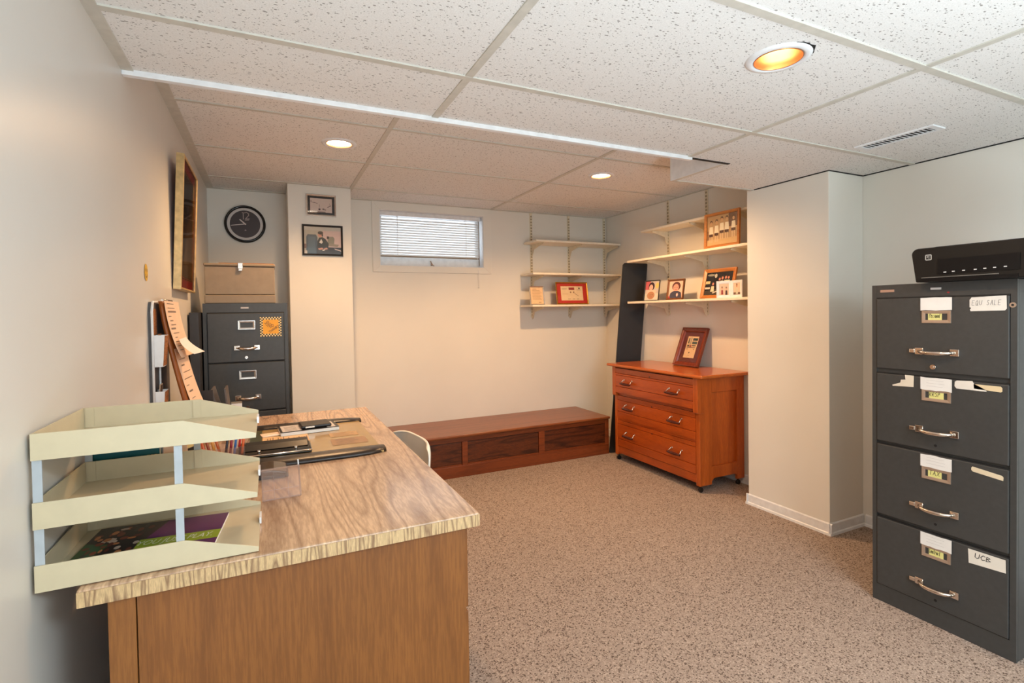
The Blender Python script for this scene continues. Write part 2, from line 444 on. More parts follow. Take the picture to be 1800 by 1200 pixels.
def tile_plane(mb, x0, y0, x1, y1, z, holes=()):
    hs = [h for h in holes if x0 < h[0] < x1 and y0 < h[1] < y1]
    if not hs:
        mb.add([(x0, y0, z), (x1, y0, z), (x1, y1, z), (x0, y1, z)], [(3, 2, 1, 0)]); return
    cx, cy, r = hs[0]
    angs = sorted([2 * PI * k / 40 for k in range(40)] + [math.atan2(y - cy, x - cx) % (2 * PI) for x in (x0, x1) for y in (y0, y1)])
    vs = []
    for a in angs:
        c, s = math.cos(a), math.sin(a)
        t = min([(x1 - cx) / c if c > 1e-9 else 9e9, (x0 - cx) / c if c < -1e-9 else 9e9, (y1 - cy) / s if s > 1e-9 else 9e9, (y0 - cy) / s if s < -1e-9 else 9e9])
        vs += [(cx + r * c, cy + r * s, z), (cx + t * c, cy + t * s, z)]
    n = len(angs)
    mb.add(vs, [(2 * i, 2 * i + 1, 2 * ((i + 1) % n) + 1, 2 * ((i + 1) % n)) for i in range(n)])

LAMPS = [(1.712, 1.013, ZS), (0.720, 2.810, ZC), (2.377, 2.822, ZC)]
GX_S = [0.0, 0.935, 2.172, XR]
GY_S = [YR, -1.545, -0.94, -0.335, 0.27, 0.872, 1.482, YT]
mb = MB()
for i in range(3):
    for j in range(len(GY_S) - 1):
        tile_plane(mb, GX_S[i], GY_S[j], GX_S[i + 1], GY_S[j + 1], ZS, [(1.712, 1.013, 0.068)])
XE = 2.42
tile_plane(mb, XE, YT, XR, 2.2, ZS)
mb.box((XE - .006, YT + .004, ZS), (XE, 2.2, ZC + .05)); mb.box((XE, 2.2, ZS), (XR, 2.206, ZC + .05))
mb.box((0, YT, ZS + .001), (XE, YT + .004, ZC + .05))
struct(mb.build('ceiling_soffit', M['tile'], fix=False))
GX_U = [0.0, 0.915, 2.130, XR]
GY_U = [YT + .004, 2.490, 3.110, 3.755, YB]
mb = MB()
for i in range(3):
    for j in range(4):
        tile_plane(mb, GX_U[i], GY_U[j], GX_U[i + 1], GY_U[j + 1], ZC, [(l[0], l[1], 0.070) for l in LAMPS[1:]])
struct(mb.build('ceiling', M['tile'], fix=False))
# slabs above, so that no daylight leaks in over the tiles
mb = MB(); mb.box((-.1, YR - .1, 2.4), (XR + .1, YB + .1, 2.45)); struct(mb.build('ceiling_slab', M['wall']))

def bars(name, lst, z, mat):
    mb = MB()
    for k, (x0, y0, x1, y1) in enumerate(lst): mb.box((x0, y0, z - .004 - (.0006 if x1 - x0 > y1 - y0 else 0)), (x1, y1, z + .01 + .0003 * k))
    return struct(mb.build(name, mat))
w = .012
lst = [(0.0, YR, .030, YT - .001)] + [(x - w, YR, x + w, YT - .001) for x in GX_S[1:3]]
lst += [(.03, y - w, XR - .005, y + w) for y in GY_S[1:-1]]
bars('trim_1', lst, ZS, M['grid'])
lst = [(0.0, YT + .005, .042, YB - .024)] + [(x - w, YT + .005, x + w, YB - .024) for x in GX_U[1:3]] + [(XR - .02, 2.21, XR, YB - .024)]
lst += [(.042, y - w * .8, (XE - .01 if y < 2.2 else XR - .02), y + w * .8) for y in GY_U[1:-1]] + [(0.912, YB - .024, XR, YB), (0, YB - .024, .5, YB)]
bars('trim_2', lst, ZC, M['grid'])
mb = MB(); mb.box((XR - .005, YR, ZS - .005), (XR, 1.720, ZS + .002)); mb.box((3.037, 1.7205, ZS - .005), (XR, 1.7249, ZS + .002)); mb.box((3.037, 1.7252, ZS - .005), (3.0418, 2.18, ZS + .002)); struct(mb.build('ceiling_joint_shade', M['cab_dark']))  # thin dark strips painted for the shadow gap where tiles meet the wall
mb = MB(); mb.box((0.0, YT - .016, ZS - .016), (2.19, YT + .006, ZS + .004)); struct(mb.build('trim_3', M['white_trim'], bevel=.002))
mb = MB(); mb.box((2.19, YT - .004, ZS - .003), (XE + .03, YT + .012, ZS + .004)); struct(mb.build('soffit_slit_dark', M['cab_dark']))  # black strip put in for the dark open slit along the tile edge
mb = MB(); mb.box((XE - .010, YT + .014, ZS - .004), (XE + .012, 2.187, ZS + .004)); mb.box((XE - .010, 2.188, ZS - .004), (XR, 2.209, ZS + .004))
struct(mb.build('trim_5', M['grid']))
mb = MB(); mb.box((XE - .013, YT + .014, ZS - .004), (XE - .0105, 2.208, ZC)); struct(mb.build('trim_6', M['white_trim']))

def baseboard(name, p0, p1, nrm):
    mb = MB(); p0 = Vector(p0 + (0,)); p1 = Vector(p1 + (0,)); nv = Vector(nrm + (0,))
    prof = [(0, 0), (.014, 0), (.012, .012), (.007, .016), (.006, .058), (.002, .064), (0, .064)]
    n = len(prof); vs = []
    for p in (p0, p1): vs += [p + nv * a + Vector((0, 0, z)) for a, z in prof]
    mb.add(vs, [(i, (i + 1) % n, n + (i + 1) % n, n + i) for i in range(n)] + [tuple(range(n)), tuple(range(2 * n - 1, n - 1, -1))])
    return struct(mb.build(name, M['white_trim']))
baseboard('baseboard_pillar_side', (3.042, 1.711), (3.042, 2.25), (-1, 0))
baseboard('baseboard_pillar_front', (3.028, 1.725), (XR, 1.725), (0, -1))
baseboard('baseboard_pillar_back', (3.028, 2.236), (XR, 2.236), (0, 1))
baseboard('baseboard_right', (XR, YR), (XR, 1.711), (-1, 0))
baseboard('baseboard_alcove', (XR, 2.25), (XR, YB), (-1, 0))
baseboard('baseboard_left', (0, YR), (0, YB), (1, 0))

# ------------------------------------------------------------------ window and blind
win = bpy.data.objects.new('window_1', None); COL.objects.link(win); win.location = (1.612, YB, 1.82); win['kind'] = 'structure'
mb = MB()
cx0, cx1, cz0, cz1 = 1.114, 2.122, 1.549, 2.104
for poly in ([(cx0, cz0), (cx1, cz0), (WX1, WZ0), (WX0, WZ0)], [(cx1, cz0), (cx1, cz1), (WX1, WZ1), (WX1, WZ0)], [(cx1, cz1), (cx0, cz1), (WX0, WZ1), (WX1, WZ1)], [(cx0, cz1), (cx0, cz0), (WX0, WZ0), (WX0, WZ1)]):
    mb.prism([(WX0 + (u - WX0) * 1.0, v) for u, v in poly], lambda u, v, d: (u, d, v), YB - .010, YB + .001)
mb.build('casing', M['wall'], win, bevel=.0012)
mb = MB()
for a, b in (((WX0 + .001, YB - .004, WZ0 + .0005), (WX1 - .001, YB + .16, WZ0 + .004)), ((WX0 + .001, YB - .004, WZ1 - .004), (WX1 - .001, YB + .16, WZ1 - .0005)), ((WX0 + .0005, YB - .004, WZ0 + .005), (WX0 + .004, YB + .16, WZ1 - .005)), ((WX1 - .004, YB - .004, WZ0 + .005), (WX1 - .0005, YB + .16, WZ1 - .005))): mb.box(a, b)
mb.build('jamb', M['white_trim'], win)
mb = MB(); f = .035; fy0, fy1 = YB + .09, YB + .12
for a, b in (((WX0 + .005, fy0, WZ0 + .005), (WX1 - .005, fy1, WZ0 + f + .048)), ((WX0 + .005, fy0, WZ1 - f), (WX1 - .005, fy1, WZ1 - .005)), ((WX0 + .005, fy0 + .001, WZ0 + f + .048), (WX0 + f, fy1, WZ1 - f)), ((WX1 - f, fy0 + .001, WZ0 + f + .048), (WX1 - .005, fy1, WZ1 - f))): mb.box(a, b)
mb.build('sash', M['white_trim'], win, bevel=.003)
mb = MB(); mb.box((WX0 + f, YB + .103, WZ0 + f), (WX1 - f, YB + .107, WZ1 - f)); mb.build('pane', M['glass'], win)
mb = MB(); mb.tube([(1.617, YB + .088, 1.622), (1.617, YB + .074, 1.628)], .008); mb.tube([(1.617, YB + .078, 1.628), (1.602, YB + .07, 1.655)], .005); mb.tube([(1.617, YB + .076, 1.628), (1.632, YB + .066, 1.615), (1.625, YB + .066, 1.608)], .004)
mb.build('latch', M['brass'], win)

bl = thing('window_blind', 'white slatted blind lowered over the small high window', 'blind', (1.612, YB + .05, 1.66))
bx0, bx1 = WX0 + .006, WX1 - .028
mb = MB(); mb.box((bx0, YB + .022, 2.004), (bx1 + .016, YB + .052, 2.036)); mb.build('headrail', M['white_trim'], bl, bevel=.003)
mb = MB()
NS = 15
for k in range(NS):
    z = 1.694 + k * (1.998 - 1.694) / NS
    arc = [(-.0125, -.0055), (-.006, -.0005), (0, .0012), (.006, .0012), (.0125, -.001)]
    t = math.radians(38)
    pts = [(u * math.cos(t) - v * math.sin(t), u * math.sin(t) + v * math.cos(t)) for u, v in arc]
    vs = [(bx0, YB + .037 + u, z + v) for u, v in pts] + [(bx1, YB + .037 + u, z + v) for u, v in pts]
    n = len(pts)
    mb.add(vs, [(i, i + 1, n + i + 1, n + i) for i in range(n - 1)], 0, True)
M['slat'] = plain('blind_slat', (240, 240, 238), 0.4, var=0.01)
_m, _nt = M['slat'], M['slat'].node_tree
_b = _nt.nodes['Principled BSDF']; _b.inputs['Subsurface Weight'].default_value = 0.0
_tl = node(_nt, 'ShaderNodeBsdfTranslucent'); _tl.inputs[0].default_value = (0.9, 0.9, 0.88, 1)
_mx = node(_nt, 'ShaderNodeMixShader'); _mx.inputs[0].default_value = 0.10
L(_nt, _b.outputs[0], _mx.inputs[1]); L(_nt, _tl.outputs[0], _mx.inputs[2]); L(_nt, _mx.outputs[0], _nt.nodes['Material Output'].inputs[0])
mb.build('slats', M['slat'], bl, fix=False)
mb = MB(); mb.box((bx0, YB + .026, 1.676), (bx1, YB + .050, 1.684)); mb.build('bottom_rail', M['box'], bl)
for x in (bx0 + .14, bx1 - .12):
    mb = MB(); mb.box((x, YB + .0225, 1.68), (x + .004, YB + .0235, 2.006)); mb.box((x, YB + .0515, 1.68), (x + .004, YB + .0525, 2.006)); mb.build('ladder_cord', M['white_trim'], bl)
mb = MB(); mb.tube([(2.005, YB + .016, 2.01), (2.003, YB + .012, 1.70), (2.001, YB - .016, 1.55), (2.0, YB - .016, 1.44)], .0017, 6); mb.tube([(2.0, YB - .016, 1.44), (2.0, YB - .016, 1.425)], .004, 8); mb.build('lift_cord', M['white_trim'], bl)
mb = MB(); mb.tube([(2.02, YB + .016, 2.0), (2.02, YB + .014, 1.62)], .0035, 8); mb.build('tilt_wand', M['box'], bl)

# ------------------------------------------------------------------ recessed lamps and vent
M['bulb'] = emit('lit_bulb', (1.0, 0.86, 0.66, 1), 14.0)
WARM = (1.0, 0.585, 0.28)
def lamp(x, y, z, r, label, deep, power):
    t = thing('recessed_light', label, 'ceiling light', (x, y, z), group=None)
    mb = MB(); mb.lathe([(r - .004, .004), (r - .004, -.003), (r + .004, -.007), (r + .016, -.005), (r + .020, 0.0)], (x, y, z)); mb.build('trim_ring', M['white_trim'], t)
    mb = MB(); mb.lathe([(r - .003, -.004), (r - .004, -.006), (r - .005, -.004), (r - .004, .02), (r * .90, .05), (r * .70, .10), (r * .60, .112), (0.002, .112)], (x, y, z)); mb.build('reflector', M['bronze'], t)
    mb = MB()
    h = .045 if deep else .004
    if not deep: mb.lathe([(0.001, .001), (r * .5, .0015), (r * .80, .004), (r * .88, .010), (r * .78, .03), (r * .4, .07)], (x, y, z))
    else:
        mb.lathe([(0.001, h), (r * .35, h + .002), (r * .58, h + .010), (r * .66, h + .02), (r * .58, h + .045), (r * .3, h + .064)], (x, y, z))
    mb.build('bulb', M['bulb'], t)
    l = bpy.data.lights.new('bulb_glow', 'SPOT'); l.energy = power; l.color = WARM; l.spot_size = math.radians(158); l.spot_blend = 0.55; l.shadow_soft_size = 0.045
    o = bpy.data.objects.new('bulb_glow', l); COL.objects.link(o); o.parent = t; o.location = (0, 0, -.012)
    if deep:
        r2 = random.Random(2); n = 12
        o_ = [(x + (r + .022 + .006 * r2.random() * math.sin(PI * k / n)) * math.cos(math.radians(-112 + 70 * k / n)), y + (r + .022 + .008 * r2.random() * math.sin(PI * k / n)) * math.sin(math.radians(-112 + 70 * k / n)), z - .0006) for k in range(n + 1)]
        i_ = [(x + (r + .012) * math.cos(math.radians(-112 + 70 * k / n)), y + (r + .012) * math.sin(math.radians(-112 + 70 * k / n)), z - .0006) for k in range(n, -1, -1)]
        mb = MB(); mb.add(o_ + i_, [tuple(range(2 * n + 2))]); part_label(mb.build('cutout_gap', M['cab_dark'], t, fix=False), 'ragged dark gap at the edge of the cut-out')
    return t
lamp(*LAMPS[0], .068, 'copper lined recessed light in the low white ceiling near the vent', True, 22)
lamp(*LAMPS[1], .068, 'lit recessed light in the raised ceiling above the clock and pillar', False, 70)
lamp(*LAMPS[2], .068, 'lit recessed light in the raised ceiling toward the corner shelves', False, 92)

t = thing('air_vent', 'narrow slotted white air vent in the low ceiling', 'vent', (2.815, 1.28, ZS))
mb = MB(); vx0, vx1, vy0, vy1 = 2.768, 2.860, 1.128, 1.432
for a, b in (((vx0, vy0, ZS - .006), (vx0 + .014, vy1, ZS)), ((vx1 - .014, vy0, ZS - .006), (vx1, vy1, ZS)), ((vx0 + .014, vy0, ZS - .006), (vx1 - .014, vy0 + .022, ZS)), ((vx0 + .014, vy1 - .022, ZS - .006), (vx1 - .014, vy1, ZS))): mb.box(a, b)
mb.build('frame', M['white_trim'], t)
mb = MB(); mb.box((vx0 + .012, vy0 + .02, ZS - .0019), (vx1 - .012, vy1 - .02, ZS - .0005)); mb.build('dark_duct', M['cab_dark'], t)
mb = MB()
for k in range(15):
    y = vy0 + .034 + k * (vy1 - vy0 - .068) / 14
    mb.box((vx0 + .0142, y - .0018, ZS - .0035), (vx1 - .0142, y + .0018, ZS - .002))
mb.build('louvres', M['white_trim'], t)

# ------------------------------------------------------------------ desk
t = thing('desk', 'long oak desk with wood-grain top beside the left wall', 'desk', (0.064, 1.088, 0))
DX0, DX1, DY0, DY1 = 0.064, 0.796, 1.088, 2.612
mb = MB(); mb.box((DX0, DY0 + .002, .725), (DX1, DY1, .755)); mb.build('desktop', M['desk_top'], t, bevel=.004)
mb = MB(); mb.box((DX0 + .001, DY0, .7255), (DX1 - .001, DY0 + .002, .7515)); mb.build('edge_band', M['desk_edge'], t)
mb = MB(); mb.box((DX1 - .001, DY0 + .004, .7265), (DX1 + .001, DY1 - .004, .7515)); mb.build('edge_band', M['desk_edge'], t)
mb = MB(); mb.box((.146, 1.102, 0), (.764, 1.122, .725)); mb.build('end_panel', M['desk_side'], t)
mb = MB(); mb.box((.104, 1.100, 0), (.144, 1.122, .725)); mb.build('stile', M['desk_stile'], t, bevel=.001)
mb = MB(); mb.box((.104, 1.124, .04), (.122, 2.56, .725)); mb.build('back_panel', M['desk_side'], t)
mb = MB(); mb.box((.124, 1.124, .05), (.764, 1.50, .725)); mb.build('pedestal', M['desk_side'], t)
for k, (z0, z1) in enumerate(((.52, .715), (.31, .51), (.07, .30))):
    mb = MB(); mb.box((.764, 1.13, z0), (.780, 1.49, z1)); d = mb.build('drawer', M['desk_side'], t, bevel=.002)
    mb = MB(); mb.tube([(.78, 1.26, (z0 + z1) / 2), (.795, 1.265, (z0 + z1) / 2), (.795, 1.355, (z0 + z1) / 2), (.78, 1.36, (z0 + z1) / 2)], .005, 8); mb.build('pull', M['brass'], d)
mb = MB(); mb.box((.124, 2.54, 0), (.764, 2.56, .725)); mb.build('far_panel', M['desk_side'], t)

# ------------------------------------------------------------------ letter trays on the desk
t = thing('letter_tray_stack', 'three-tier putty metal letter tray on the near end of the desk', 'desk tray', (0.174, 1.24, .757))
TX0, TX1, TY0, TY1 = .006, .341, 1.107, 1.376
for zb in (.757, .863, .979):
    mb = MB()
    mb.box((TX0 + .0026, TY0 + .0026, zb + .0002), (TX1, TY1 - .0026, zb + .0027))
    wall = [(TX0, zb), (TX1, zb), (TX1, zb + .009), (TX0 + .215, zb + .045), (TX0, zb + .045)]
    for y in (TY0, TY1 - .0025): mb.prism(wall, lambda u, v, d: (u, d, v), y, y + .0025)
    mb.box((TX0 + .0002, TY0 + .0026, zb + .0001), (TX0 + .0025, TY1 - .0026, zb + .0448))
    tr = mb.build('tray', M['putty'], t)
    mb = MB(); mb.box((TX1 - .001, 1.25, zb + .001), (TX1 + .003, 1.29, zb + .014)); mb.build('label_tab', M['white_trim'], tr)
    for x in (.012, .208):
        mb = MB()
        for q in (TY1 - .0045, ): mb.box((x - .001, q, zb + .003), (x + .014, q + .0018, zb + .045))
        mb.build('post_slot', M['putty'], tr)
for x in (.0065, .206):
    for y in (TY0 + .003, TY1 + .0006):
        mb = MB(); mb.box((x, y, .760), (x + .013, y + .002, 1.015)); mb.tube([(x + .0065, y - .0006, .972), (x + .0065, y + .0026, .972)], .0022, 8)
        part_label(mb.build('post', M['bluegrey'], t), 'pale blue-grey upright post')

# magazine in the bottom tray (lies flat: front faces up)
t = thing('magazine', 'purple and lime magazine lying in the bottom letter tray', 'magazine', (.148, 1.245, .7605), (0, 0, math.radians(-5)))
W, H = .240, .200
mb = MB(); mb.box((-W / 2, -H / 2, 0), (W / 2, H / 2, .005)); mb.build('pages', M['paper'], t, local=True)
mb = MB(); cols = [(92, 22, 92)]
def flat(poly, c, k):
    if c not in cols: cols.append(c)
    mb.add([((u - .5) * W, (v - .5) * H, .0053 + .00008 * k) for u, v in poly], [tuple(range(len(poly)))], cols.index(c))
flat(rect(0, 0, 1, 1), cols[0], 0); flat(rect(.40, .30, 1, .52), (158, 178, 34), 2); flat([(0, .12), (.36, .12), (.52, 1), (0, 1)], (44, 24, 22), 1)
rr = random.Random(3)
for i in range(46):
    u, v = rr.uniform(.03, .42), rr.uniform(.2, .93)
    if u < .36 + .16 * (v - .12): flat(ell(u, v, rr.uniform(.012, .035), rr.uniform(.02, .06), 8), rr.choice([(150, 70, 40), (98, 40, 26), (190, 120, 70), (60, 56, 50), (120, 52, 34), (196, 176, 160), (70, 30, 24)]), 3 + i * .05)
flat([(0, .12), (.1, .12), (.2, .5), (0, .6)], (58, 92, 52), 2.5)
if (236, 240, 220) not in cols: cols.append((236, 240, 220))
put_text(mb, 'YOU JUST PLAY.', .030, lambda x, y: ((.67 - .5) * W + x, (.41 - .5) * H + y, .0058), cols.index((236, 240, 220)), 0.3, 0.62)
mb.build('cover', [ink(c, .3) for c in cols], t, local=True, fix=False)

# ------------------------------------------------------------------ desk pad and things on it
t = thing('desk_pad', 'large desk pad with black leather side rails on the desk', 'desk pad', (.42, 2.0, .756))
mb = MB(); mb.box((.294, 1.72, .7555), (.705, 2.31, .7615)); part_label(mb.build('blotter', plain('olive_tan_blotter', (172, 140, 82), 0.22, var=.03, coat=.3), t), 'olive tan blotter under clear film')
mb = MB(); mb.box((.296, 1.80, .7616), (.335, 2.24, .7620)); part_label(mb.build('green_sheet', plain('dark_green_card', (66, 70, 36), .3), t), 'dark green sheet under the film')
def paper_on(name, x0, y0, x1, y1, z, bg, lines, parent, dark=(120, 96, 76), vert=False):
    mb = MB(); mb.add([(x0, y0, z), (x1, y0, z), (x1, y1, z), (x0, y1, z)], [(0, 1, 2, 3)])
    r2 = random.Random(name + str(x0))
    for k in range(lines):
        if vert:
            x = x0 + (x1 - x0) * (k + .7) / (lines + .5); a, b = y0 + (y1 - y0) * .12, y0 + (y1 - y0) * r2.uniform(.6, .9)
            mb.add([(x, a, z + .0002), (x + .0035, a, z + .0002), (x + .0035, b, z + .0002), (x, b, z + .0002)], [(0, 1, 2, 3)], 1)
        else:
            y = y0 + (y1 - y0) * (k + .7) / (lines + .5); a, b = x0 + (x1 - x0) * .12, x0 + (x1 - x0) * r2.uniform(.6, .9)
            mb.add([(a, y, z + .0002), (b, y, z + .0002), (b, y + .004, z + .0002), (a, y + .004, z + .0002)], [(0, 1, 2, 3)], 1)
    return mb.build(name, [ink(bg), ink(dark)], parent, fix=False)
paper_on('printed_list', .338, 1.945, .492, 2.11, .7622, (232, 190, 136), 17, t, (150, 110, 74), True)
paper_on('clipping', .565, 1.99, .665, 2.06, .7622, (196, 158, 112), 4, t, (128, 100, 74))
paper_on('clipping', .560, 1.86, .680, 1.955, .7622, (168, 130, 96), 5, t, (104, 84, 72))
def rail(y0, y1, flip):
    mb = MB(); vs = []; n = 9
    for i in range(n):
        u = i / (n - 1); x = .294 + u * .421
        e = 1.0 if u < .7 else math.sqrt(max(0.02, 1 - ((u - .7) / .3) ** 2 * .75))
        hgt = .017 * (.55 + .45 * e); yy0, yy1 = (y0 + (y1 - y0) * (1 - e) * .5, y1) if not flip else (y0, y1 - (y1 - y0) * (1 - e) * .5)
        for a, h in ((0, 0), (.03, .5), (.15, .85), (.4, 1.0), (.7, .9), (.93, .5), (1, 0)):
            vs.append((x, yy0 + (yy1 - yy0) * a, .7555 + hgt * h))
    k = 7; fs = [(i * k + j, i * k + j + 1, (i + 1) * k + j + 1, (i + 1) * k + j) for i in range(n - 1) for j in range(k - 1)]
    fs += [tuple(range(k)), tuple((n - 1) * k + j for j in range(k))[::-1], tuple(i * k for i in range(n)), tuple(i * k + k - 1 for i in range(n))]
    return mb.add(vs, fs, 0, True).build('side_rail', plain('dark_leatherette', (40, 30, 24), .3, var=.15, scale=200, bmp=.2), t)
rail(1.700, 1.800, False); rail(2.245, 2.330, True)

t = thing('hole_punch', 'long black hole punch lying on the near edge of the desk pad', 'hole punch', (.38, 1.86, .763))
mb = MB(); mb.prism([(1.805, .763), (1.925, .763), (1.925, .776), (1.90, .781), (1.835, .774), (1.805, .770)], lambda u, v, d: (d, u, v), .262, .488); mb.build('body', M['black_gloss'], t, bevel=.003)
mb = MB(); mb.prism([(1.85, .777), (1.918, .781), (1.918, .793), (1.88, .790)], lambda u, v, d: (d, u, v), .270, .480); mb.build('lever', M['black'], t, bevel=.003)
mb = MB(); mb.tube([(.262, 1.805, .772), (.488, 1.805, .772)], .003, 8); part_label(mb.build('chrome_edge', M['chrome'], t), 'bright metal front edge')
for x in (.33, .44):
    mb = MB(); mb.tube([(x, 1.838, .772), (x, 1.838, .782)], .005, 10); mb.build('punch_pin', M['chrome'], t)

t = thing('magazine', 'white and black magazine at the bottom of the pile on the desk pad', 'magazine', (.500, 2.165, .7626), (0, 0, math.radians(4)))
mb = MB(); mb.box((-.105, -.062, 0), (.105, .068, .012)); mb.build('pages', M['paper'], t, local=True)
mb = MB(); mb.box((-.106, -.063, .012), (.106, .069, .0132)); mb.box((-.098, -.052, .0132), (-.03, .060, .0135), 1); mb.box((.062, -.052, .0132), (.094, .060, .0135), 1)
for k in range(5): mb.box((-.088, -.04 + k * .018, .0135), (-.045, -.036 + k * .018, .0137), 0)
mb.build('cover', [M['black'], ink((214, 204, 196))], t, local=True)
t = thing('wallet', 'black leather wallet lying on top of the magazine pile', 'wallet', (.528, 2.168, .7768), (0, 0, math.radians(4)))
mb = MB(); mb.box((-.060, -.048, 0), (.052, .052, .012)); mb.build('leather', plain('black_leather', (34, 30, 28), .4, bmp=.2, scale=120), t, local=True, bevel=.005, seg=3)
mb = MB(); mb.box((-.045, -.0493, .003), (-.012, -.0478, .009)); mb.build('snap', M['chrome'], t, local=True)
t = thing('envelope', 'cream envelope sticking out from under the magazine pile', 'envelope', (.376, 2.15, .7626), (0, 0, math.radians(10)))
mb = MB(); mb.box((-.045, -.035, 0), (.040, .02, .003)); mb.build('body', M['peach'], t, local=True)
mb = MB(); mb.add([(-.045, -.036, .0032), (.0, -.012, .0036), (.040, -.036, .0032)], [(0, 1, 2)]); mb.build('flap', M['paper'], t, local=True, fix=False)

t = thing('tape_dispenser', 'low dark brown desk dispenser beside the letter trays', 'dispenser', (.33, 1.66, .755))
mb = MB(); mb.prism([(.20, .755), (.412, .755), (.405, .771), (.372, .780), (.20, .782)], lambda u, v, d: (u, d, v), 1.585, 1.690); mb.build('body', plain('brown_black_plastic', (48, 36, 28), .25), t, bevel=.005)
mb = MB(); mb.box((.21, 1.5835, .757), (.40, 1.5855, .766)); mb.build('base_strip', M['black_gloss'], t)

t = thing('card_holder', 'clear acrylic card holder standing beside the letter trays', 'card holder', (.388, 1.40, .7555), (math.radians(-24), 0, math.radians(4)))
mb = MB(); mb.box((-.044, -.0015, 0), (.044, .0015, .076)); mb.build('back_plate', M['acrylic'], t, local=True)
mb = MB(); mb.box((-.044, -.020, 0), (.044, -.0015, .002)); mb.box((-.044, -.020, 0), (-.042, -.0015, .076)); mb.box((.042, -.020, 0), (.044, -.0015, .076)); mb.box((-.044, -.020, .074), (.044, -.0015, .076)); mb.build('rim', M['acrylic'], t, local=True)
mb = MB(); mb.box((-.018, -.0205, .002), (-.0168, -.0185, .074)); mb.box((.014, -.0205, .002), (.0152, -.0185, .074)); mb.box((-.040, -.0205, .022), (.04, -.0190, .0235)); mb.build('ribs', M['acrylic'], t, local=True)
mb = MB(); mb.box((.042, -.004, .076), (.0445, -.001, .092)); mb.build('hinge_tab', M['white_trim'], t, local=True)

# pencil cup and pencils
t = thing('pencil_holder', 'short clear pencil caddy behind the letter trays', 'pencil holder', (.232, 1.87, .7555))
mb = MB()
for a, b in (((.175, 1.835, .7555), (.290, 1.905, .7575)), ((.175, 1.835, .757), (.290, 1.8365, .80)), ((.175, 1.9035, .757), (.290, 1.905, .80)), ((.175, 1.835, .757), (.1765, 1.905, .80)), ((.2885, 1.835, .757), (.290, 1.905, .80))): mb.box(a, b)
mb.build('cup', M['acrylic'], t)
pc = [((196, 84, 40), 'brown-orange', .186), ((150, 64, 30), 'dark brown', .197), ((214, 140, 50), 'amber', .209), ((200, 96, 40), 'rust', .221), ((34, 34, 44), 'black', .233), ((150, 30, 44), 'crimson', .245), ((50, 110, 170), 'blue', .256), ((206, 40, 30), 'red', .268), ((220, 92, 30), 'bright orange', .279)]
for i, (c, nm, x) in enumerate(pc):
    y = 1.85 + .012 * (i % 4); a, b = Vector((x, y, .7585)), Vector((x + (-.022 if i < 4 else .012), y + .004, .845 + .006 * (i % 3)))
    p = thing('pencil', nm + ' pencil leaning in the clear caddy behind the letter trays', 'pencil', tuple(a), group='pencils in the caddy')
    d = (b - a)
    mb = MB(); mb.tube([a, a + d * .86], .0042, 6); mb.build('shaft', plain('pencil_' + nm.replace(' ', '_').replace('-', '_'), c, .35), p)
    mb = MB(); mb.tube([a + d * .86, a + d], [.0042, .0008], 6); mb.build('tip', M['peach'], p)
t = thing('ruler', 'yellow and black striped ruler end beside the pencils', 'ruler', (.172, 1.80, .756))
mb = MB(); T = Matrix.Translation((.158, 1.80, .757)) @ Matrix.Rotation(math.radians(-18), 4, 'Y')
for k in range(8): mb.box((0, 0, k * .011), (.026, .003, (k + 1) * .011), k % 2, T)
mb.build('blade', [ink((222, 186, 120)), ink((40, 30, 22))], t)

t = thing('book', 'teal-covered book standing behind the letter trays', 'book', (.075, 1.44, .7555))
mb = MB(); mb.box((.014, 1.402, .7555), (.136, 1.404, .962)); mb.box((.014, 1.424, .7555), (.136, 1.426, .962)); mb.box((.012, 1.402, .7555), (.0145, 1.426, .962)); mb.build('cover', plain('teal_cover', (20, 98, 104), .35), t)
mb = MB(); mb.box((.0146, 1.4042, .758), (.134, 1.4238, .958)); mb.build('pages', M['paper'], t)
mb = MB(); 
for k in range(3): mb.box((.112 + k * .007, 1.4012, .895), (.117 + k * .007, 1.4019, .903))
mb.build('cover_digits', ink((200, 180, 110)), t)
mb = MB(); mb.box((.022, 1.4012, .885), (.055, 1.4019, .888)); mb.build('cover_title', ink((200, 180, 110)), t)
mb = MB(); mb.add([(.06, 1.4012, .858), (.085, 1.4012, .858), (.084, 1.4012, .872), (.075, 1.4012, .880), (.064, 1.4012, .876)], [(0, 1, 2, 3, 4)])
mb.build('cover_picture', ink((60, 44, 40)), t, fix=False)
t = thing('notepad', 'peach notepad standing behind the letter trays', 'notepad', (.165, 1.44, .7555))
mb = MB(); mb.box((.139, 1.428, .7555), (.186, 1.436, .945)); mb.build('pages', M['peach'], t)
mb = MB(); mb.box((.139, 1.427, .932), (.186, 1.4375, .949)); mb.build('binding', M['box'], t)

# sorter at the back of the desk
t = thing('file_sorter', 'black desktop file sorter near the far end of the desk', 'file sorter', (.165, 2.49, .755))
mb = MB(); mb.box((.069, 2.41, .755), (.262, 2.57, .762)); mb.build('base', M['black'], t)
mb = MB(); mb.box((.071, 2.42, .7621), (.154, 2.422, .914)); mb.box((.071, 2.4222, .7621), (.073, 2.53, .910)); mb.build('front_plate', plain('dark_brown_plate', (44, 34, 30), .5), t)
for k, (x, lean) in enumerate(((.184, -.038), (.208, -.014))):
    mb = MB(); mb.add([(x, 2.424, .762), (x + .006, 2.424, .762), (x + .006, 2.56, .762), (x, 2.56, .762), (x + lean, 2.424, .914), (x + lean + .006, 2.424, .914), (x + lean + .006, 2.56, .914), (x + lean, 2.56, .914)], [(0, 1, 2, 3), (4, 5, 6, 7), (0, 1, 5, 4), (1, 2, 6, 5), (2, 3, 7, 6), (3, 0, 4, 7)]); mb.build('divider', plain('grey_divider', (92, 84, 80), .4), t)
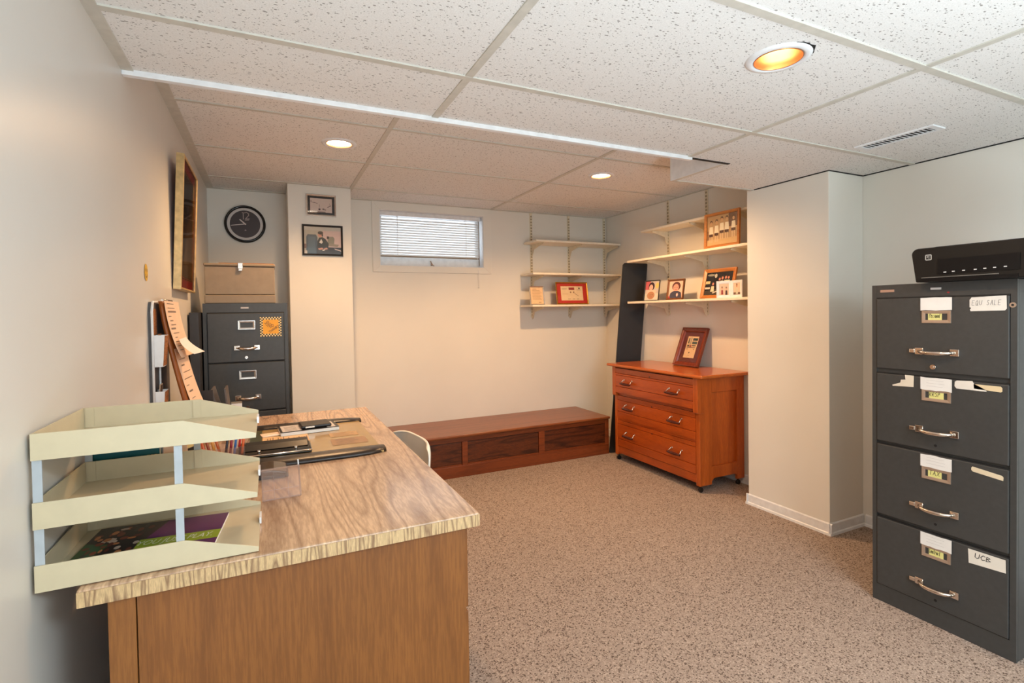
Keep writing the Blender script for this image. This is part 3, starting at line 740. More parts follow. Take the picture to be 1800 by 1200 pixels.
t = thing('envelope', 'white envelope standing in the black file sorter', 'envelope', (.238, 2.44, .763))
mb = MB(); mb.box((.218, 2.440, .7622), (.258, 2.442, .848)); mb.build('body', M['paper'], t)
mb = MB(); mb.box((.218, 2.4395, .848), (.258, 2.4425, .856)); mb.build('flap', M['box'], t)

# ------------------------------------------------------------------ left wall hangings
t = thing('framed_picture', 'gilt-framed picture with red mat hanging on the left wall', 'picture', (0.004, 2.81, 1.336), (math.radians(2.5), 0, PI / 2))
W, H = .455, .580
frame_ring(W, H, .010, .030, prof=[(0, 0), (0, .028), (.002, .030), (.008, .030), (.010, .027), (.010, 0)]).build('frame', M['gold'], t, local=True)
mb = MB(); mb.box((-W / 2 + .009, -.018, .009), (W / 2 - .009, -.002, H - .009)); part_label(mb.build('mat_board', plain('red_mat', (172, 40, 34), .6), t, local=True), 'red mat')
printed('print', t, .34, .46, -.0183, (86, 66, 52), [(rect(.0, .55, 1, 1), (70, 58, 52)), ([(.1, .0), (.4, .5), (.9, .75), (1, .4), (.8, 0)], (122, 96, 70)), ([(.2, .15), (.5, .4), (.6, .1)], (150, 120, 86)), ([(.55, .5), (.8, .9), (.7, .5)], (106, 84, 68))], 0, H / 2, .15)
frame_ring(.356, .476, .009, .021, H / 2 - .238).build('inner_fillet', M['brass_frame'], t, local=True)
mb = MB(); mb.box((-W / 2 + .010, -.0245, .010), (W / 2 - .010, -.0235, H - .010)); mb.build('pane', make_glass('non_reflective_glass', gloss=0.12), t, local=True)

t = thing('wall_sticker', 'small round yellow smiling sticker on the left wall', 'sticker', (.0006, 2.074, 1.366), (0, 0, PI / 2))
mb = MB(); mb.print2d(ell(0, 0, .026, .029, 24), .001, 0); mb.build('disc', ink((226, 178, 30)), t, local=True, fix=False)
mb = MB(); mb.print2d(ell(-.009, .008, .0035, .006, 10), .0014, 0); mb.print2d(ell(.009, .008, .0035, .006, 10), .0014, 0); mb.ribbon([(-.014, -.006), (-.008, -.014), (0, -.016), (.008, -.014), (.014, -.006)], .003, .0014); mb.build('face', ink((60, 40, 14)), t, local=True, fix=False)

t = thing('mail_organizer', 'white-edged wall mail organizer with two pockets on the left wall', 'mail organizer', (0, 2.08, .88))
mb = MB(); mb.box((.0005, 2.085, .86), (.010, 2.40, 1.235)); mb.prism([(2.085, 1.235), (2.40, 1.235), (2.33, 1.262), (2.10, 1.268)], lambda u, v, d: (d, u, v), .0005, .010); mb.build('back_panel', plain('slate_panel', (88, 84, 84), .6), t)
mb = MB(); mb.tube([(.012, 2.083, .86), (.012, 2.083, 1.235), (.012, 2.10, 1.268), (.012, 2.18, 1.270)], .004, 8); mb.tube([(.014, 2.185, .86), (.014, 2.185, 1.15)], .0035, 8); mb.build('wire_edge', M['white_trim'], t)
mb = MB(); mb.box((.0102, 2.092, 1.155), (.0125, 2.160, 1.245)); part_label(mb.build('cork_strip', M['cork'], t), 'brown cork strip')
for z0, z1, x1, d in ((1.046, 1.154, .046, .018), (.86, .962, .042, .016)):
    mb = MB()
    mb.prism([(.0105, z0), (x1 - d * .4, z0), (x1, z1), (.0105, z1)], lambda u, v, dd: (u, dd, v), 2.086, 2.0885)
    mb.prism([(x1 - d * .4 - .002, z0), (x1 - d * .4, z0), (x1, z1), (x1 - .002, z1)], lambda u, v, dd: (u, dd, v), 2.0885, 2.155)
    mb.prism([(.0105, z0), (x1 - d * .4, z0), (x1, z1), (.0105, z1)], lambda u, v, dd: (u, dd, v), 2.1535, 2.156)
    mb.box((.0105, 2.0885, z0), (x1 - d * .4, 2.155, z0 + .002))
    pk = mb.build('pocket', M['white_trim'], t)
    mb = MB(); mb.prism([(x1 - d * .4 + .0004, z0 + .003), (x1 - d * .4 + .0014, z0 + .003), (x1 + .0014, z1 - .002), (x1 + .0004, z1 - .002)], lambda u, v, dd: (u, dd, v), 2.09, 2.153); mb.build('pocket_print', M['cork'], pk)
for nm, z0, z1, y0, y1, c, lb in (('postcard', 1.052, 1.158, 2.095, 2.150, (150, 110, 74), 'brown picture postcard in the upper pocket of the wall organizer'), ('postcard', .866, .985, 2.095, 2.148, (196, 174, 150), 'pale picture postcard in the lower pocket of the wall organizer')):
    p = thing(nm, lb, 'postcard', (.028, (y0 + y1) / 2, z0))
    mb = MB(); mb.prism([(.020, z0), (.0215, z0), (.0275, z1), (.026, z1)], lambda u, v, dd: (u, dd, v), y0, y1); mb.build('card', ink(c), p)
    mb = MB(); mb.prism([(.0264, z1 - .03), (.0272, z1 - .03), (.0284, z1 - .004), (.0276, z1 - .004)], lambda u, v, dd: (u, dd, v), y0 + .01, y1 - .012); mb.build('picture_patch', ink((92, 62, 40)), p)

t = thing('clipboard', 'brown wooden clipboard leaning on the left wall behind the trays', 'clipboard', (.06, 2.22, .757))
def clipx(z): u = max(0.0, (1.27 - z) / .51); return .018 + .100 * u ** 1.25
mb = MB(); zs = [.7575 + k * (1.272 - .7575) / 14 for k in range(15)]; th = .012
vs = []
for z in zs:
    x = clipx(z); vs += [(x, 2.165, z), (x + th, 2.165, z), (x + th + .012, 2.375, z), (x + .012, 2.375, z)]
fs = [(i * 4 + j, i * 4 + (j + 1) % 4, (i + 1) * 4 + (j + 1) % 4, (i + 1) * 4 + j) for i in range(14) for j in range(4)] + [(0, 1, 2, 3), (56, 57, 58, 59)]
mb.add(vs, fs, 0, True); mb.build('board', M['clip_wood'], t)
mb = MB(); mb.tube([(.024, 2.20, 1.2765), (.032, 2.34, 1.2765)], .0045, 10); mb.build('clip', M['chrome'], t)
def hung_sheet(label, z0, z1, dx, y0, y1, curl, seed, m):
    p = thing('paper_sheet', label, 'paper', (clipx(z1) + dx, (y0 + y1) / 2, z0))
    n = 12; vs = []
    for k in range(n + 1):
        z = z0 + (z1 - z0) * k / n; c = curl * (1 - k / n) ** 3
        x = clipx(z) + th + dx + c
        vs += [(x, y0, z), (x + .012, y1, z), (x + .0127, y1, z), (x + .0007, y0, z)]
    mb = MB(); mb.add(vs, [(4 * i + j, 4 * i + (j + 1) % 4, 4 * i + 4 + (j + 1) % 4, 4 * i + 4 + j) for i in range(n) for j in range(4)] + [(0, 1, 2, 3), tuple(4 * n + j for j in range(4))], 0, False); sh = mb.build('sheet', m, p)
    r2 = random.Random(seed); mb = MB()
    for k in range(12):
        z = z0 + (z1 - z0) * (.12 + .075 * k)
        if z > z1 - .01: break
        hh = .006 if k in (9, 5) else .0026
        a = y0 + .02 + .02 * r2.random(); b = a + r2.uniform(.03, .13)
        def P(y, zz): f = (y - y0) / (y1 - y0); c = curl * (1 - (zz - z0) / (z1 - z0)) ** 3; return (clipx(zz) + th + dx + c + .012 * f + .0016, y, zz)
        mb.add([P(a, z), P(b, z), P(b, z + hh), P(a, z + hh)], [(0, 1, 2, 3)])
    mb.build('print_lines', ink((130, 110, 96)), p, fix=False)
hung_sheet('long peach price list hanging down the front of the clipboard', .775, 1.10, .002, 2.19, 2.374, .03, 4, M['peach'])
hung_sheet('upper peach letter pinned over the top of the clipboard', 1.07, 1.274, .006, 2.16, 2.385, .016, 9, M['peach'])
p = thing('paper_sheet', 'small white note curling out from the middle of the clipboard', 'paper', (.07, 2.2, 1.1))
mb = MB(); vs = []
for k in range(7):
    u = k / 6; z = 1.135 - .055 * u; x = clipx(z) + th + .027 + .035 * u * u
    vs += [(x, 2.172, z), (x + .006 + .02 * u, 2.30 - .05 * u, z + .004)]
mb.add(vs, [(2 * i, 2 * i + 1, 2 * i + 3, 2 * i + 2) for i in range(6)], 0, True); mb.build('note', M['paper'], p, fix=False)

# ------------------------------------------------------------------ filing cabinets
def handle_parts(drawer, x, y, z, half):
    for s in (-1, 1):
        mb = MB(); mb.box((x + s * half - .014, y - .008, z - .013), (x + s * half + .014, y, z + .013)); mb.build('handle_plate', M['chrome'], drawer, local=True, bevel=.002)
    pts = []; n = 10
    for k in range(n + 1):
        u = k / n * 2 - 1
        pts.append((x + u * half, y - .008 - .024 * (1 - u ** 4), z - .004 * (1 - u * u)))
    mb = MB(); mb.tube(pts, [.005 + .003 * (1 - (k / n * 2 - 1) ** 2) for k in range(n + 1)], 10); mb.build('handle', M['chrome'], drawer, local=True)
def filing_cabinet(label, loc, rotz, W, H, D, zs):
    t = thing('filing_cabinet', label, 'filing cabinet', loc, (0, 0, rotz))
    hw = W / 2
    mb = MB(); mb.box((-hw, .012, 0), (hw, D, H)); b = mb.build('body', M['cab'], t, local=True, bevel=.003)
    mb = MB()
    e = .017
    mb.box((-hw, 0, 0), (-hw + e, .0118, H)); mb.box((hw - e, 0, 0), (hw, .0118, H)); mb.box((-hw + e, .0004, zs[0][1]), (hw - e, .0118, H)); mb.box((-hw + e, .0004, 0), (hw - e, .0118, zs[-1][0]))
    mb.build('front_frame', M['cab'], t, local=True)
    mb = MB(); mb.box((-hw + e, .008, zs[-1][0]), (hw - e, .0117, zs[0][1])); mb.build('drawer_recess', M['cab'], t, local=True)
    ds = []
    for i, (z0, z1) in enumerate(zs):
        mb = MB(); mb.box((-hw + e + .002, -.004, z0 + .002), (hw - e - .002, .010, z1 - .0045)); d = mb.build('drawer', M['cab'], t, local=True, bevel=.003)
        mb = MB(); mb.box((-hw + e + .001, -.0008, z1 - .0042), (hw - e - .001, .0075, z1 + .0006)); part_label(mb.build('shade_strip', M['cab_dark'], t, local=True), 'dark strip painted as the shade above the drawer')  # thin black strip painted in for the shadow line over each drawer
        ds.append(d)
    return t, ds
ZD = [(.961, 1.249), (.664, .946), (.363, .656), (.070, .353)]
rc, ds = filing_cabinet('four-drawer charcoal filing cabinet at the right, drawers labelled with paper tags', (2.624, 1.0475, 0), -PI / 2, .455, 1.30, .700, ZD)
def yx(y): return 1.0475 - y
TAGS = ['Personal', 'RRSP', 'TAX', 'Contract']
for i, d in enumerate(ds):
    zh = (1.041, .7425, .4465, .152)[i]
    handle_parts(d, yx(1.045), -.004, zh, .056)
    mb = MB(); mb.box((yx(1.134), -.014, zh - .008), (yx(1.114), -.004, zh + .008)); mb.build('thumb_latch', M['chrome'], d, local=True, bevel=.003)
    zt = (1.195, .900, .602, .303)[i]
    mb = frame_ring(.092, .046, .011, .004, zt - .046); 
    mb.v = [Vector((p.x, p.y - .004, p.z)) for p in mb.v]; mb.build('label_holder', M['brass'], d, local=True)
    mb = MB(); mb.print2d(rect(-.026 + .003 * (i % 2), zt - .038, .018 + .006 * (i % 2), zt - .004), .0058); cd = mb.build('yellow_card', ink((222, 218, 140)), d, local=True, fix=False)
    mb = MB(); s = TAGS[i]; wd = .036 / len(s); hand(mb, s, -.022, zt - .027, .016 if i in (1, 2) else .019, wd * .7, wd * .3, .0014, .0062, 0); mb.build('handwriting', ink((40, 40, 40)), cd, local=True, fix=False)
    zp = (1.2465, .945, .651, .350)[i]
    mb = MB(); r2 = random.Random(i); top = [(-.050 + .1 * k / 6, zp - .001 - .0025 * r2.random()) for k in range(7)]
    bot = [(.050 - .1 * k / 6, zp - .048 - .0035 * r2.random()) for k in range(7)]
    mb.print2d(top + bot, .0082); pp = mb.build('blank_label', ink((228, 226, 222), .8), d, local=True, fix=False)
    if i in (1, 2, 3):
        mb = MB()
        for k in range(3): mb.ribbon([(-.03, zp - .012 - .011 * k), (.02 + .01 * r2.random(), zp - .013 - .011 * k)], .001, .0086)
        mb.build('faint_writing', ink((196, 194, 192), .8), pp, local=True, fix=False)
    if i == 0:
        mb = MB(); mb.tube([(yx(1.055), -.014, .984), (yx(1.055), -.004, .984)], .009, 14); mb.tube([(yx(1.055), -.016, .984), (yx(1.055), -.014, .984)], [.004, .005], 10); mb.build('lock', M['chrome'], d, local=True)
    else:
        mb = MB(); z = (0, .688, .390, .100)[i]; mb.tube([(yx(1.05), -.0046, z), (yx(1.05), -.003, z)], .005, 12); mb.build('plug_hole', M['cab_dark'], d, local=True)
def paperlabel(d, pts, c, s=None, sz=None):
    mb = MB(); mb.print2d([(yx(y), z) for y, z in pts], .0052); o = mb.build('paper_label', ink(c, .8), d, local=True, fix=False)
    if s:
        mb = MB(); hand(mb, s, sz[0], sz[1], sz[2], sz[3], sz[4], sz[5], .0056, 0, sz[6]); mb.build('handwriting', ink(sz[7]), o, local=True, fix=False)
paperlabel(ds[0], [(.947, 1.232), (.941, 1.241), (.846, 1.245), (.845, 1.200), (.850, 1.194), (.944, 1.192), (.946, 1.198), (.942, 1.204), (.947, 1.206)], (222, 218, 210), 'EQU SALE', (-.115 + .222, 1.213, .017, .0065, .0038, .0011, 0, (110, 108, 112)))
paperlabel(ds[1], [(1.197, .900), (1.195, .896), (1.122, .900), (1.121, .944), (1.152, .944), (1.150, .926), (1.166, .924), (1.168, .912)], (218, 208, 190))
paperlabel(ds[1], [(.99, .936), (.984, .941), (.938, .944), (.934, .935), (.900, .917), (.898, .911), (.985, .912), (.991, .920)], (222, 216, 206))
paperlabel(ds[1], [(.935, .934), (.860, .934), (.856, .929), (.856, .917), (.860, .914), (.934, .918)], (222, 200, 160))
paperlabel(ds[2], [(.941, .634), (.938, .640), (.856, .629), (.852, .624), (.853, .612), (.937, .622), (.941, .627)], (218, 202, 172))
paperlabel(ds[3], [(.950, .341), (.846, .342), (.845, .297), (.948, .290)], (224, 218, 206), 'UCB', (.117, .315, .017, .012, .004, .0022, 0, (48, 46, 46)))
mb = MB(); mb.box((yx(1.243), -.0012, 1.2705), (yx(1.192), 0, 1.2805)); mb.build('maker_plate', ink((176, 140, 120)), rc, local=True)
mb = MB(); mb.box((yx(1.068), -.0012, 1.2735), (yx(1.034), 0, 1.2815)); mb.build('model_plate', ink((206, 200, 196)), rc, local=True)
mb = MB(); mb.print2d(ell(yx(1.012), 1.262, .004, .003, 10), .0008); mb.build('red_dot', ink((150, 40, 44)), rc, local=True, fix=False)
mb = MB(); mb.tube([(yx(.831), -.003, 1.212), (yx(.831), .001, 1.212)], .009, 16); mb.tube([(yx(.831), -.0034, 1.212), (yx(.831), -.003, 1.212)], .004, 10, 1); mb.build('key_lock', [M['brass'], M['cab_dark']], rc, local=True)

ZL = [(.969, 1.236), (.702, .969), (.435, .702), (.168, .435)]
lc, dl = filing_cabinet('four-drawer charcoal filing cabinet in the left back corner below the clock', (.2595, 3.1, 0), 0, .405, 1.284, .670, ZL)
for i, d in enumerate(dl):
    z1 = ZL[i][1]
    handle_parts(d, 0, -.004, z1 - .190, .048)
    mb = frame_ring(.082, .047, .010, .004, z1 - .092); mb.v = [Vector((p.x, p.y - .004, p.z)) for p in mb.v]; mb.build('label_holder', M['silver'], d, local=True)
    mb = MB(); mb.tube([(-.004, -.012, z1 - .242), (-.004, -.004, z1 - .242)], .0075, 12); mb.build('lock', M['chrome'], d, local=True)
mb = MB(); mb.box((-.026, -.0012, 1.256), (.012, 0, 1.264)); mb.build('maker_plate', ink((196, 190, 186)), lc, local=True)
# checker-bordered sticker on the top drawer
mb = MB(); sx0, sz0, sw = .0645, 1.103, .106; n = 15; c = sw / n
mb.print2d(rect(sx0, sz0, sx0 + sw, sz0 + sw), .0048, 0)
for i in range(n):
    for j in range(n):
        if min(i, j, n - 1 - i, n - 1 - j) < 2:
            mb.print2d(rect(sx0 + i * c, sz0 + j * c, sx0 + i * c + c, sz0 + j * c + c), .0051, 2 if (i + j) % 2 else 1)
for s, u, v in (('NO', .33, .70), ('TIES', .42, .58), ('NO', .55, .52), ('THANKS', .64, .37)):
    a = math.radians(36); ca, sa = math.cos(a), math.sin(a)
    put_text(mb, s, .019, lambda x, y, u=u, v=v: (sx0 + sw * u + x * ca - y * sa, -.0054, sz0 + sw * v + x * sa + y * ca), 3, 0, .8)
part_label(mb.build('checkered_sticker', [ink((240, 168, 20)), ink((240, 214, 150)), ink((30, 16, 8)), ink((88, 34, 14))], dl[0], local=True, fix=False), 'orange square sticker with checkered border')

# box on the left cabinet
t = thing('document_box', 'taupe metal document box on top of the back corner cabinet', 'box', (.235, 3.20, 1.285))
mb = MB(); mb.box((.066, 3.115, 1.2845), (.404, 3.38, 1.33)); mb.build('base', M['box'], t, bevel=.004)
mb = MB(); mb.box((.068, 3.117, 1.332), (.402, 3.378, 1.482)); mb.build('body', M['box'], t, bevel=.003)
mb = MB(); mb.box((.064, 3.112, 1.484), (.406, 3.382, 1.498)); mb.build('lid', M['box'], t, bevel=.004)
mb = MB(); mb.box((.224, 3.109, 1.470), (.248, 3.114, 1.502)); mb.box((.226, 3.106, 1.458), (.246, 3.114, 1.470)); part_label(mb.build('latch', M['silver'], t, bevel=.002), 'silver snap latch')
t = thing('folder', 'brown folder lying on top of the taupe document box', 'folder', (.25, 3.28, 1.499))
mb = MB(); mb.box((.13, 3.16, 1.4985), (.40, 3.37, 1.5035)); mb.build('back_cover', M['kraft'], t)
mb = MB(); mb.box((.132, 3.16, 1.5037), (.398, 3.368, 1.505)); mb.build('front_cover', M['kraft'], t)
t = tag(MB().box((.008, 3.0, .001), (.050, 3.72, 1.238)).build('slate_board', plain('dark_slate_panel', (48, 48, 52), .5), at=(.03, 3.36, 0), bevel=.003), 'dark slate panel slotted between left wall and corner filing cabinet', 'board')

# ------------------------------------------------------------------ clock
t = thing('wall_clock', 'round black wall clock with a single large 12', 'clock', (.232, YB, 1.867))
mb = MB(); mb.lathe([(.1135, .010), (.115, .028), (.122, .034), (.129, .028), (.132, .012), (.132, .001)], (.232, YB, 1.867), 56, 0, 'Y'); mb.build('rim', M['black_gloss'], t)
mb = MB(); mb.disc((.232, YB - .012, 1.867), .114, 0, 56, 'Y'); part_label(mb.build('chapter_ring', ink((214, 206, 200)), t, fix=False), 'pale ring')
mb = MB(); mb.disc((.232, YB - .0135, 1.867), .096, 0, 56, 'Y'); part_label(mb.build('dial', ink((62, 50, 50)), t, fix=False), 'dark brown dial')
mb = MB(); C = (.232, 1.867)
for st in ([(-.018, .080), (-.011, .080), (-.011, .034)], [(-.004, .079), (.010, .084), (.023, .074), (.023, .062), (.002, .036), (.027, .038)], [(.0, .028), (.024, .030)]): mb.ribbon([(C[0] + a, C[1] + b) for a, b in st], .005, .0002, 0, YB - .014)
mb.print2d([(C[0] - .006, C[1] - .046), (C[0] + .008, C[1] - .046), (C[0] + .001, C[1] - .037)], .0002, 0, YB - .014)
mb.build('numeral', ink((176, 156, 148)), t, fix=False)
for nm, a, l, wd, dd in (('hour_hand', 138, .046, .008, .017), ('minute_hand', 189, .090, .005, .019)):
    mb = MB(); a = math.radians(a); ca, sa = math.cos(a), math.sin(a)
    mb.prism([(-.006 * ca - wd / 2 * sa, -.006 * sa + wd / 2 * ca), (l * ca - wd / 2 * sa, l * sa + wd / 2 * ca), (l * ca + wd / 2 * sa, l * sa - wd / 2 * ca), (-.006 * ca + wd / 2 * sa, -.006 * sa - wd / 2 * ca)], lambda u, v, d: (C[0] + u, YB - d, C[1] + v), dd, dd + .0012); mb.build(nm, ink((212, 196, 188)), t)

# ------------------------------------------------------------------ pictures on the back pillar
PY = 3.7795
t = thing('framed_picture', 'small silver and black framed sketch, upper picture on the back pillar', 'picture', (.712, PY, 1.898))
W, H = .196, .148
frame_ring(W, H, .012, .014).build('frame', M['silver'], t, local=True)
mb = MB(); mb.box((-W / 2 + .010, -.007, .010), (W / 2 - .010, -.001, H - .010)); mb.build('mat_board', M['black'], t, local=True)
K1, K2 = (120, 100, 92), (72, 56, 52)
printed('print', t, .142, .096, -.0074, (214, 194, 182), [(rect(.03, .72, .06, .82), (90, 60, 60)), ([(.02, .70), (.2, .72), (.35, .62), (.34, .60), (.18, .67)], K1), (ell(.42, .22, .05, .07), K2), (ell(.42, .45, .015, .14), (168, 148, 138)), (ell(.60, .24, .05, .06), K1), (ell(.68, .20, .05, .05), (150, 128, 118)), ([(.78, .4), (.95, .55), (.96, .50), (.8, .36)], K1), (rect(.05, .0, .7, .07), (140, 118, 108)), (ell(.9, .6, .03, .1), (190, 170, 158))], 0, H / 2)
mb = MB(); mb.box((-W / 2 + .012, -.0105, .012), (W / 2 - .012, -.0095, H - .012)); mb.build('pane', M['glass'], t, local=True)
t = thing('framed_picture', 'black framed office portrait, lower picture on the back pillar', 'picture', (.718, PY, 1.625))
W, H = .266, .212
frame_ring(W, H, .013, .014).build('frame', M['black'], t, local=True)
SK = (206, 150, 126)
printed('photo', t, W - .024, H - .024, -.006, (176, 168, 152), [
    (rect(.50, .25, 1, 1), (206, 180, 172)), (rect(.0, .86, 1, 1), (186, 182, 172)), ([(.05, 0), (.35, 0), (.36, .60), (.32, .71), (.10, .71), (.06, .62)], (62, 82, 96)), ([(.09, .05), (.30, .05), (.30, .62), (.12, .64)], (78, 100, 114)),
    ([(.62, .36), (.80, .34), (.82, .58), (.78, .66), (.64, .64)], (140, 136, 118)), (rect(.61, .56, .67, .66), (52, 40, 40)), ([(.64, .30), (.9, .28), (.94, .36), (.7, .40)], (150, 140, 124)),
    ([(.34, .16), (.64, .2), (.66, .38), (.58, .55), (.50, .62), (.40, .60), (.36, .48)], (40, 46, 42)), ([(.40, .42), (.46, .56), (.50, .44), (.47, .38)], (222, 216, 206)), (ell(.43, .70, .065, .095), SK), (ell(.44, .775, .075, .06), (40, 30, 26)), (ell(.49, .70, .02, .06), (44, 32, 28)),
    (ell(.40, .69, .010, .008), (60, 40, 34)), (ell(.45, .69, .010, .008), (60, 40, 34)), (rect(.405, .645, .45, .652), (150, 86, 76)),
    (rect(.33, .0, 1, .26), (44, 46, 48)), ([(.36, .20), (.48, .24), (.52, .18), (.40, .15)], SK), ([(.52, .20), (.60, .25), (.64, .19), (.54, .16)], SK), ([(.48, .15), (.56, .18), (.54, .13), (.49, .12)], (216, 212, 200)), ([(.8, .22), (.98, .16), (1, .12), (.84, .17)], (216, 196, 190)), (rect(0, 0, .08, .12), (200, 192, 180)), (rect(0, .2, .06, .36), (120, 92, 80))], 0, H / 2, .25)
mb = MB(); mb.box((-W / 2 + .012, -.0095, .012), (W / 2 - .012, -.0085, H - .012)); mb.build('pane', M['glass'], t, local=True)

# ------------------------------------------------------------------ chair tucked under the desk
t = thing('shell_chair', 'cream plastic shell chair tucked under the right side of the desk', 'chair', (.712, 2.035, 0), (0, 0, math.radians(8)))
mb = MB(); NU, NV = 13, 15; vs = []
# one continuous bucket: the seat runs out toward -X, the back rises at +X; v goes seat front -> back top
prof = [(-.25, .425), (-.22, .445), (-.14, .438), (-.05, .430), (.04, .428), (.10, .435), (.14, .460), (.165, .505), (.178, .55), (.186, .60), (.192, .645), (.197, .685), (.199, .703), (.200, .713), (.200, .718)]
half = [.17, .20, .215, .22, .225, .225, .225, .226, .226, .225, .222, .216, .206, .190, .165]
for j in range(NV):
    px, pz = prof[j]
    for i in range(NU):
        u = i / (NU - 1) * 2 - 1
        y = u * half[j]
        e = abs(u) ** 5
        if j < 6: vs.append((px, y, pz + .035 * e))
        else: vs.append((px - .038 * abs(u) ** 4, y, pz - .012 * abs(u) ** 6 * (j > 10)))
fs = [(j * NU + i, j * NU + i + 1, (j + 1) * NU + i + 1, (j + 1) * NU + i) for j in range(NV - 1) for i in range(NU - 1)]
mb.add(vs, fs, 0, True); sh = mb.build('shell', M['chair'], t, local=True)
s = sh.modifiers.new('thick', 'SOLIDIFY'); s.thickness = .010; s2 = sh.modifiers.new('sub', 'SUBSURF'); s2.levels = 1; s2.render_levels = 2
for a in (-1, 1):
    for b in (-1, 1):
        mb = MB(); mb.tube([(a * .10, b * .12, .424), (a * .13, b * .16, .40), (a * .20, b * .20, .0)], .0085, 10); mb.build('leg', M['chrome'], t, local=True)

# ------------------------------------------------------------------ low bench along the back wall
t = thing('storage_bench', 'long low walnut storage bench against the back wall', 'bench', (1.95, 3.83, 0))
BX0, BX1, BY = .955, 2.960, 3.575
mb = MB(); mb.box((BX0 - .006, BY - .016, .297), (BX1 + .008, YB - .002, .318)); mb.build('top', M['bench_top'], t, bevel=.007, seg=3)
mb = MB(); mb.box((BX0, BY + .012, 0), (BX1, YB - .004, .297)); mb.build('carcass', M['bench_panel'], t)
mb = MB(); mb.box((BX0, BY - .004, 0), (BX1, BY + .012, .086)); mb.build('plinth', M['bench_frame'], t, bevel=.003)
mb = MB(); mb.box((BX0, BY, .262), (BX1, BY + .012, .297)); mb.build('top_rail', M['bench_frame'], t, bevel=.002)
for x0, x1 in ((BX0, BX0 + .04), (1.640, 1.684), (2.285, 2.338), (2.926, BX1)):
    mb = MB(); mb.box((x0, BY - .002, .086), (x1, BY + .012, .262 if x0 > BX0 and x1 < BX1 else .297)); mb.build('stile', M['bench_frame'], t, bevel=.002)
for x0, x1 in ((BX0 + .042, 1.638), (1.686, 2.283), (2.340, 2.924)):
    mb = MB(); mb.box((x0, BY + .006, .096), (x1, BY + .0125, .258)); mb.build('panel', M['bench_panel'], t, bevel=.002)
    mb = MB(); mb.box((x0, BY + .002, .087), (x1, BY + .012, .096)); mb.build('panel_bead', M['bench_frame'], t)

# ------------------------------------------------------------------ black board leaning in the corner
def board_pt(u, z, d):
    bx, by = 2.972 + .200 * u + .166 * z / 1.62, 3.580 - .075 * u
    n = Vector((.075, .20, 0)).normalized()
    return Vector((bx, by, z)) + n * d
mb = MB(); c8 = .016
mb.prism([(0, .001), (1, .001), (1, 1.625 - c8), (1 - c8 / .23, 1.625), (c8 / .23, 1.625), (0, 1.625 - c8)], board_pt, 0, .020)
tag(mb.build('leaning_board', M['board_black'], at=(3.05, 3.55, 0)), 'tall narrow black board leaning in the corner behind the dresser', 'board')

# ------------------------------------------------------------------ dresser
t = thing('dresser', 'orange maple three-drawer dresser on casters against the right wall', 'dresser', (3.10, 2.95, 0))
FX, Y0, Y1, TZ = 2.900, 2.500, 3.412, .785
mb = MB(); mb.box((FX - .034, Y0 - .058, TZ - .022), (XR - .014, Y1 + .055, TZ)); mb.build('top', M['dresser_top'], t, bevel=.008, seg=3)
mb = MB(); mb.box((FX + .02, Y0 + .022, .11), (XR - .03, Y1 - .02, TZ - .022)); mb.build('carcass', M['dresser'], t)
for y0, y1 in ((Y0, Y0 + .034), (Y1 - .034, Y1)):
    mb = MB(); mb.box((FX + .006, y0, .045), (FX + .05, y1, .53)); mb.build('corner_post', M['dresser'], t, bevel=.004)
    mb = MB(); mb.prism([(FX - .014, .535), (FX - .006, .527), (FX + .05, .527), (FX + .05, TZ - .022), (FX - .014, TZ - .022)], lambda u, v, d: (u, d, v), y0 - .004, y1 + .004); mb.build('upper_post', M['dresser'], t, bevel=.003)
for y, s in ((Y0, 1), (Y1, -1)):
    a, b = sorted((y + s * .001, y + s * .02))
    mb = MB(); mb.box((FX + .05, a, .045), (FX + .115, b, TZ - .022)); mb.box((XR - .085, a, .045), (XR - .016, b, TZ - .022)); mb.box((FX + .115, a, .660), (XR - .085, b, TZ - .022))
    mb.prism([(FX + .115, .165), (XR - .085, .165), (XR - .085, .070), (XR - .10, .085), (FX + .135, .085), (FX + .115, .065)], lambda u, v, d: (u, d, v), a, b); mb.build('side_frame', M['dresser'], t, bevel=.002)
    a, b = sorted((y + s * .015, y + s * .022)); mb = MB(); mb.box((FX + .11, a, .16), (XR - .08, b, .665)); mb.build('side_panel', M['dresser'], t)
mb = MB(); mb.box((FX + .010, Y0 + .034, .062), (FX + .03, Y1 - .034, .118)); mb.build('bottom_rail', M['dresser_y'], t, bevel=.002)
for z in (.545, .342): 
    mb = MB(); mb.box((FX + .012, Y0 + .034, z - .010), (FX + .03, Y1 - .034, z + .008)); mb.build('drawer_rail', M['dresser_y'], t)
def grooved(xf, z0, z1, gr):
    pts = [(xf + .022, z0), (xf, z0)]
    for g in gr:
        z = z0 + (z1 - z0) * g; pts += [(xf, z - .0035), (xf + .006, z - .001), (xf + .006, z + .001), (xf, z + .0035)]
    return pts + [(xf, z1), (xf + .022, z1)]
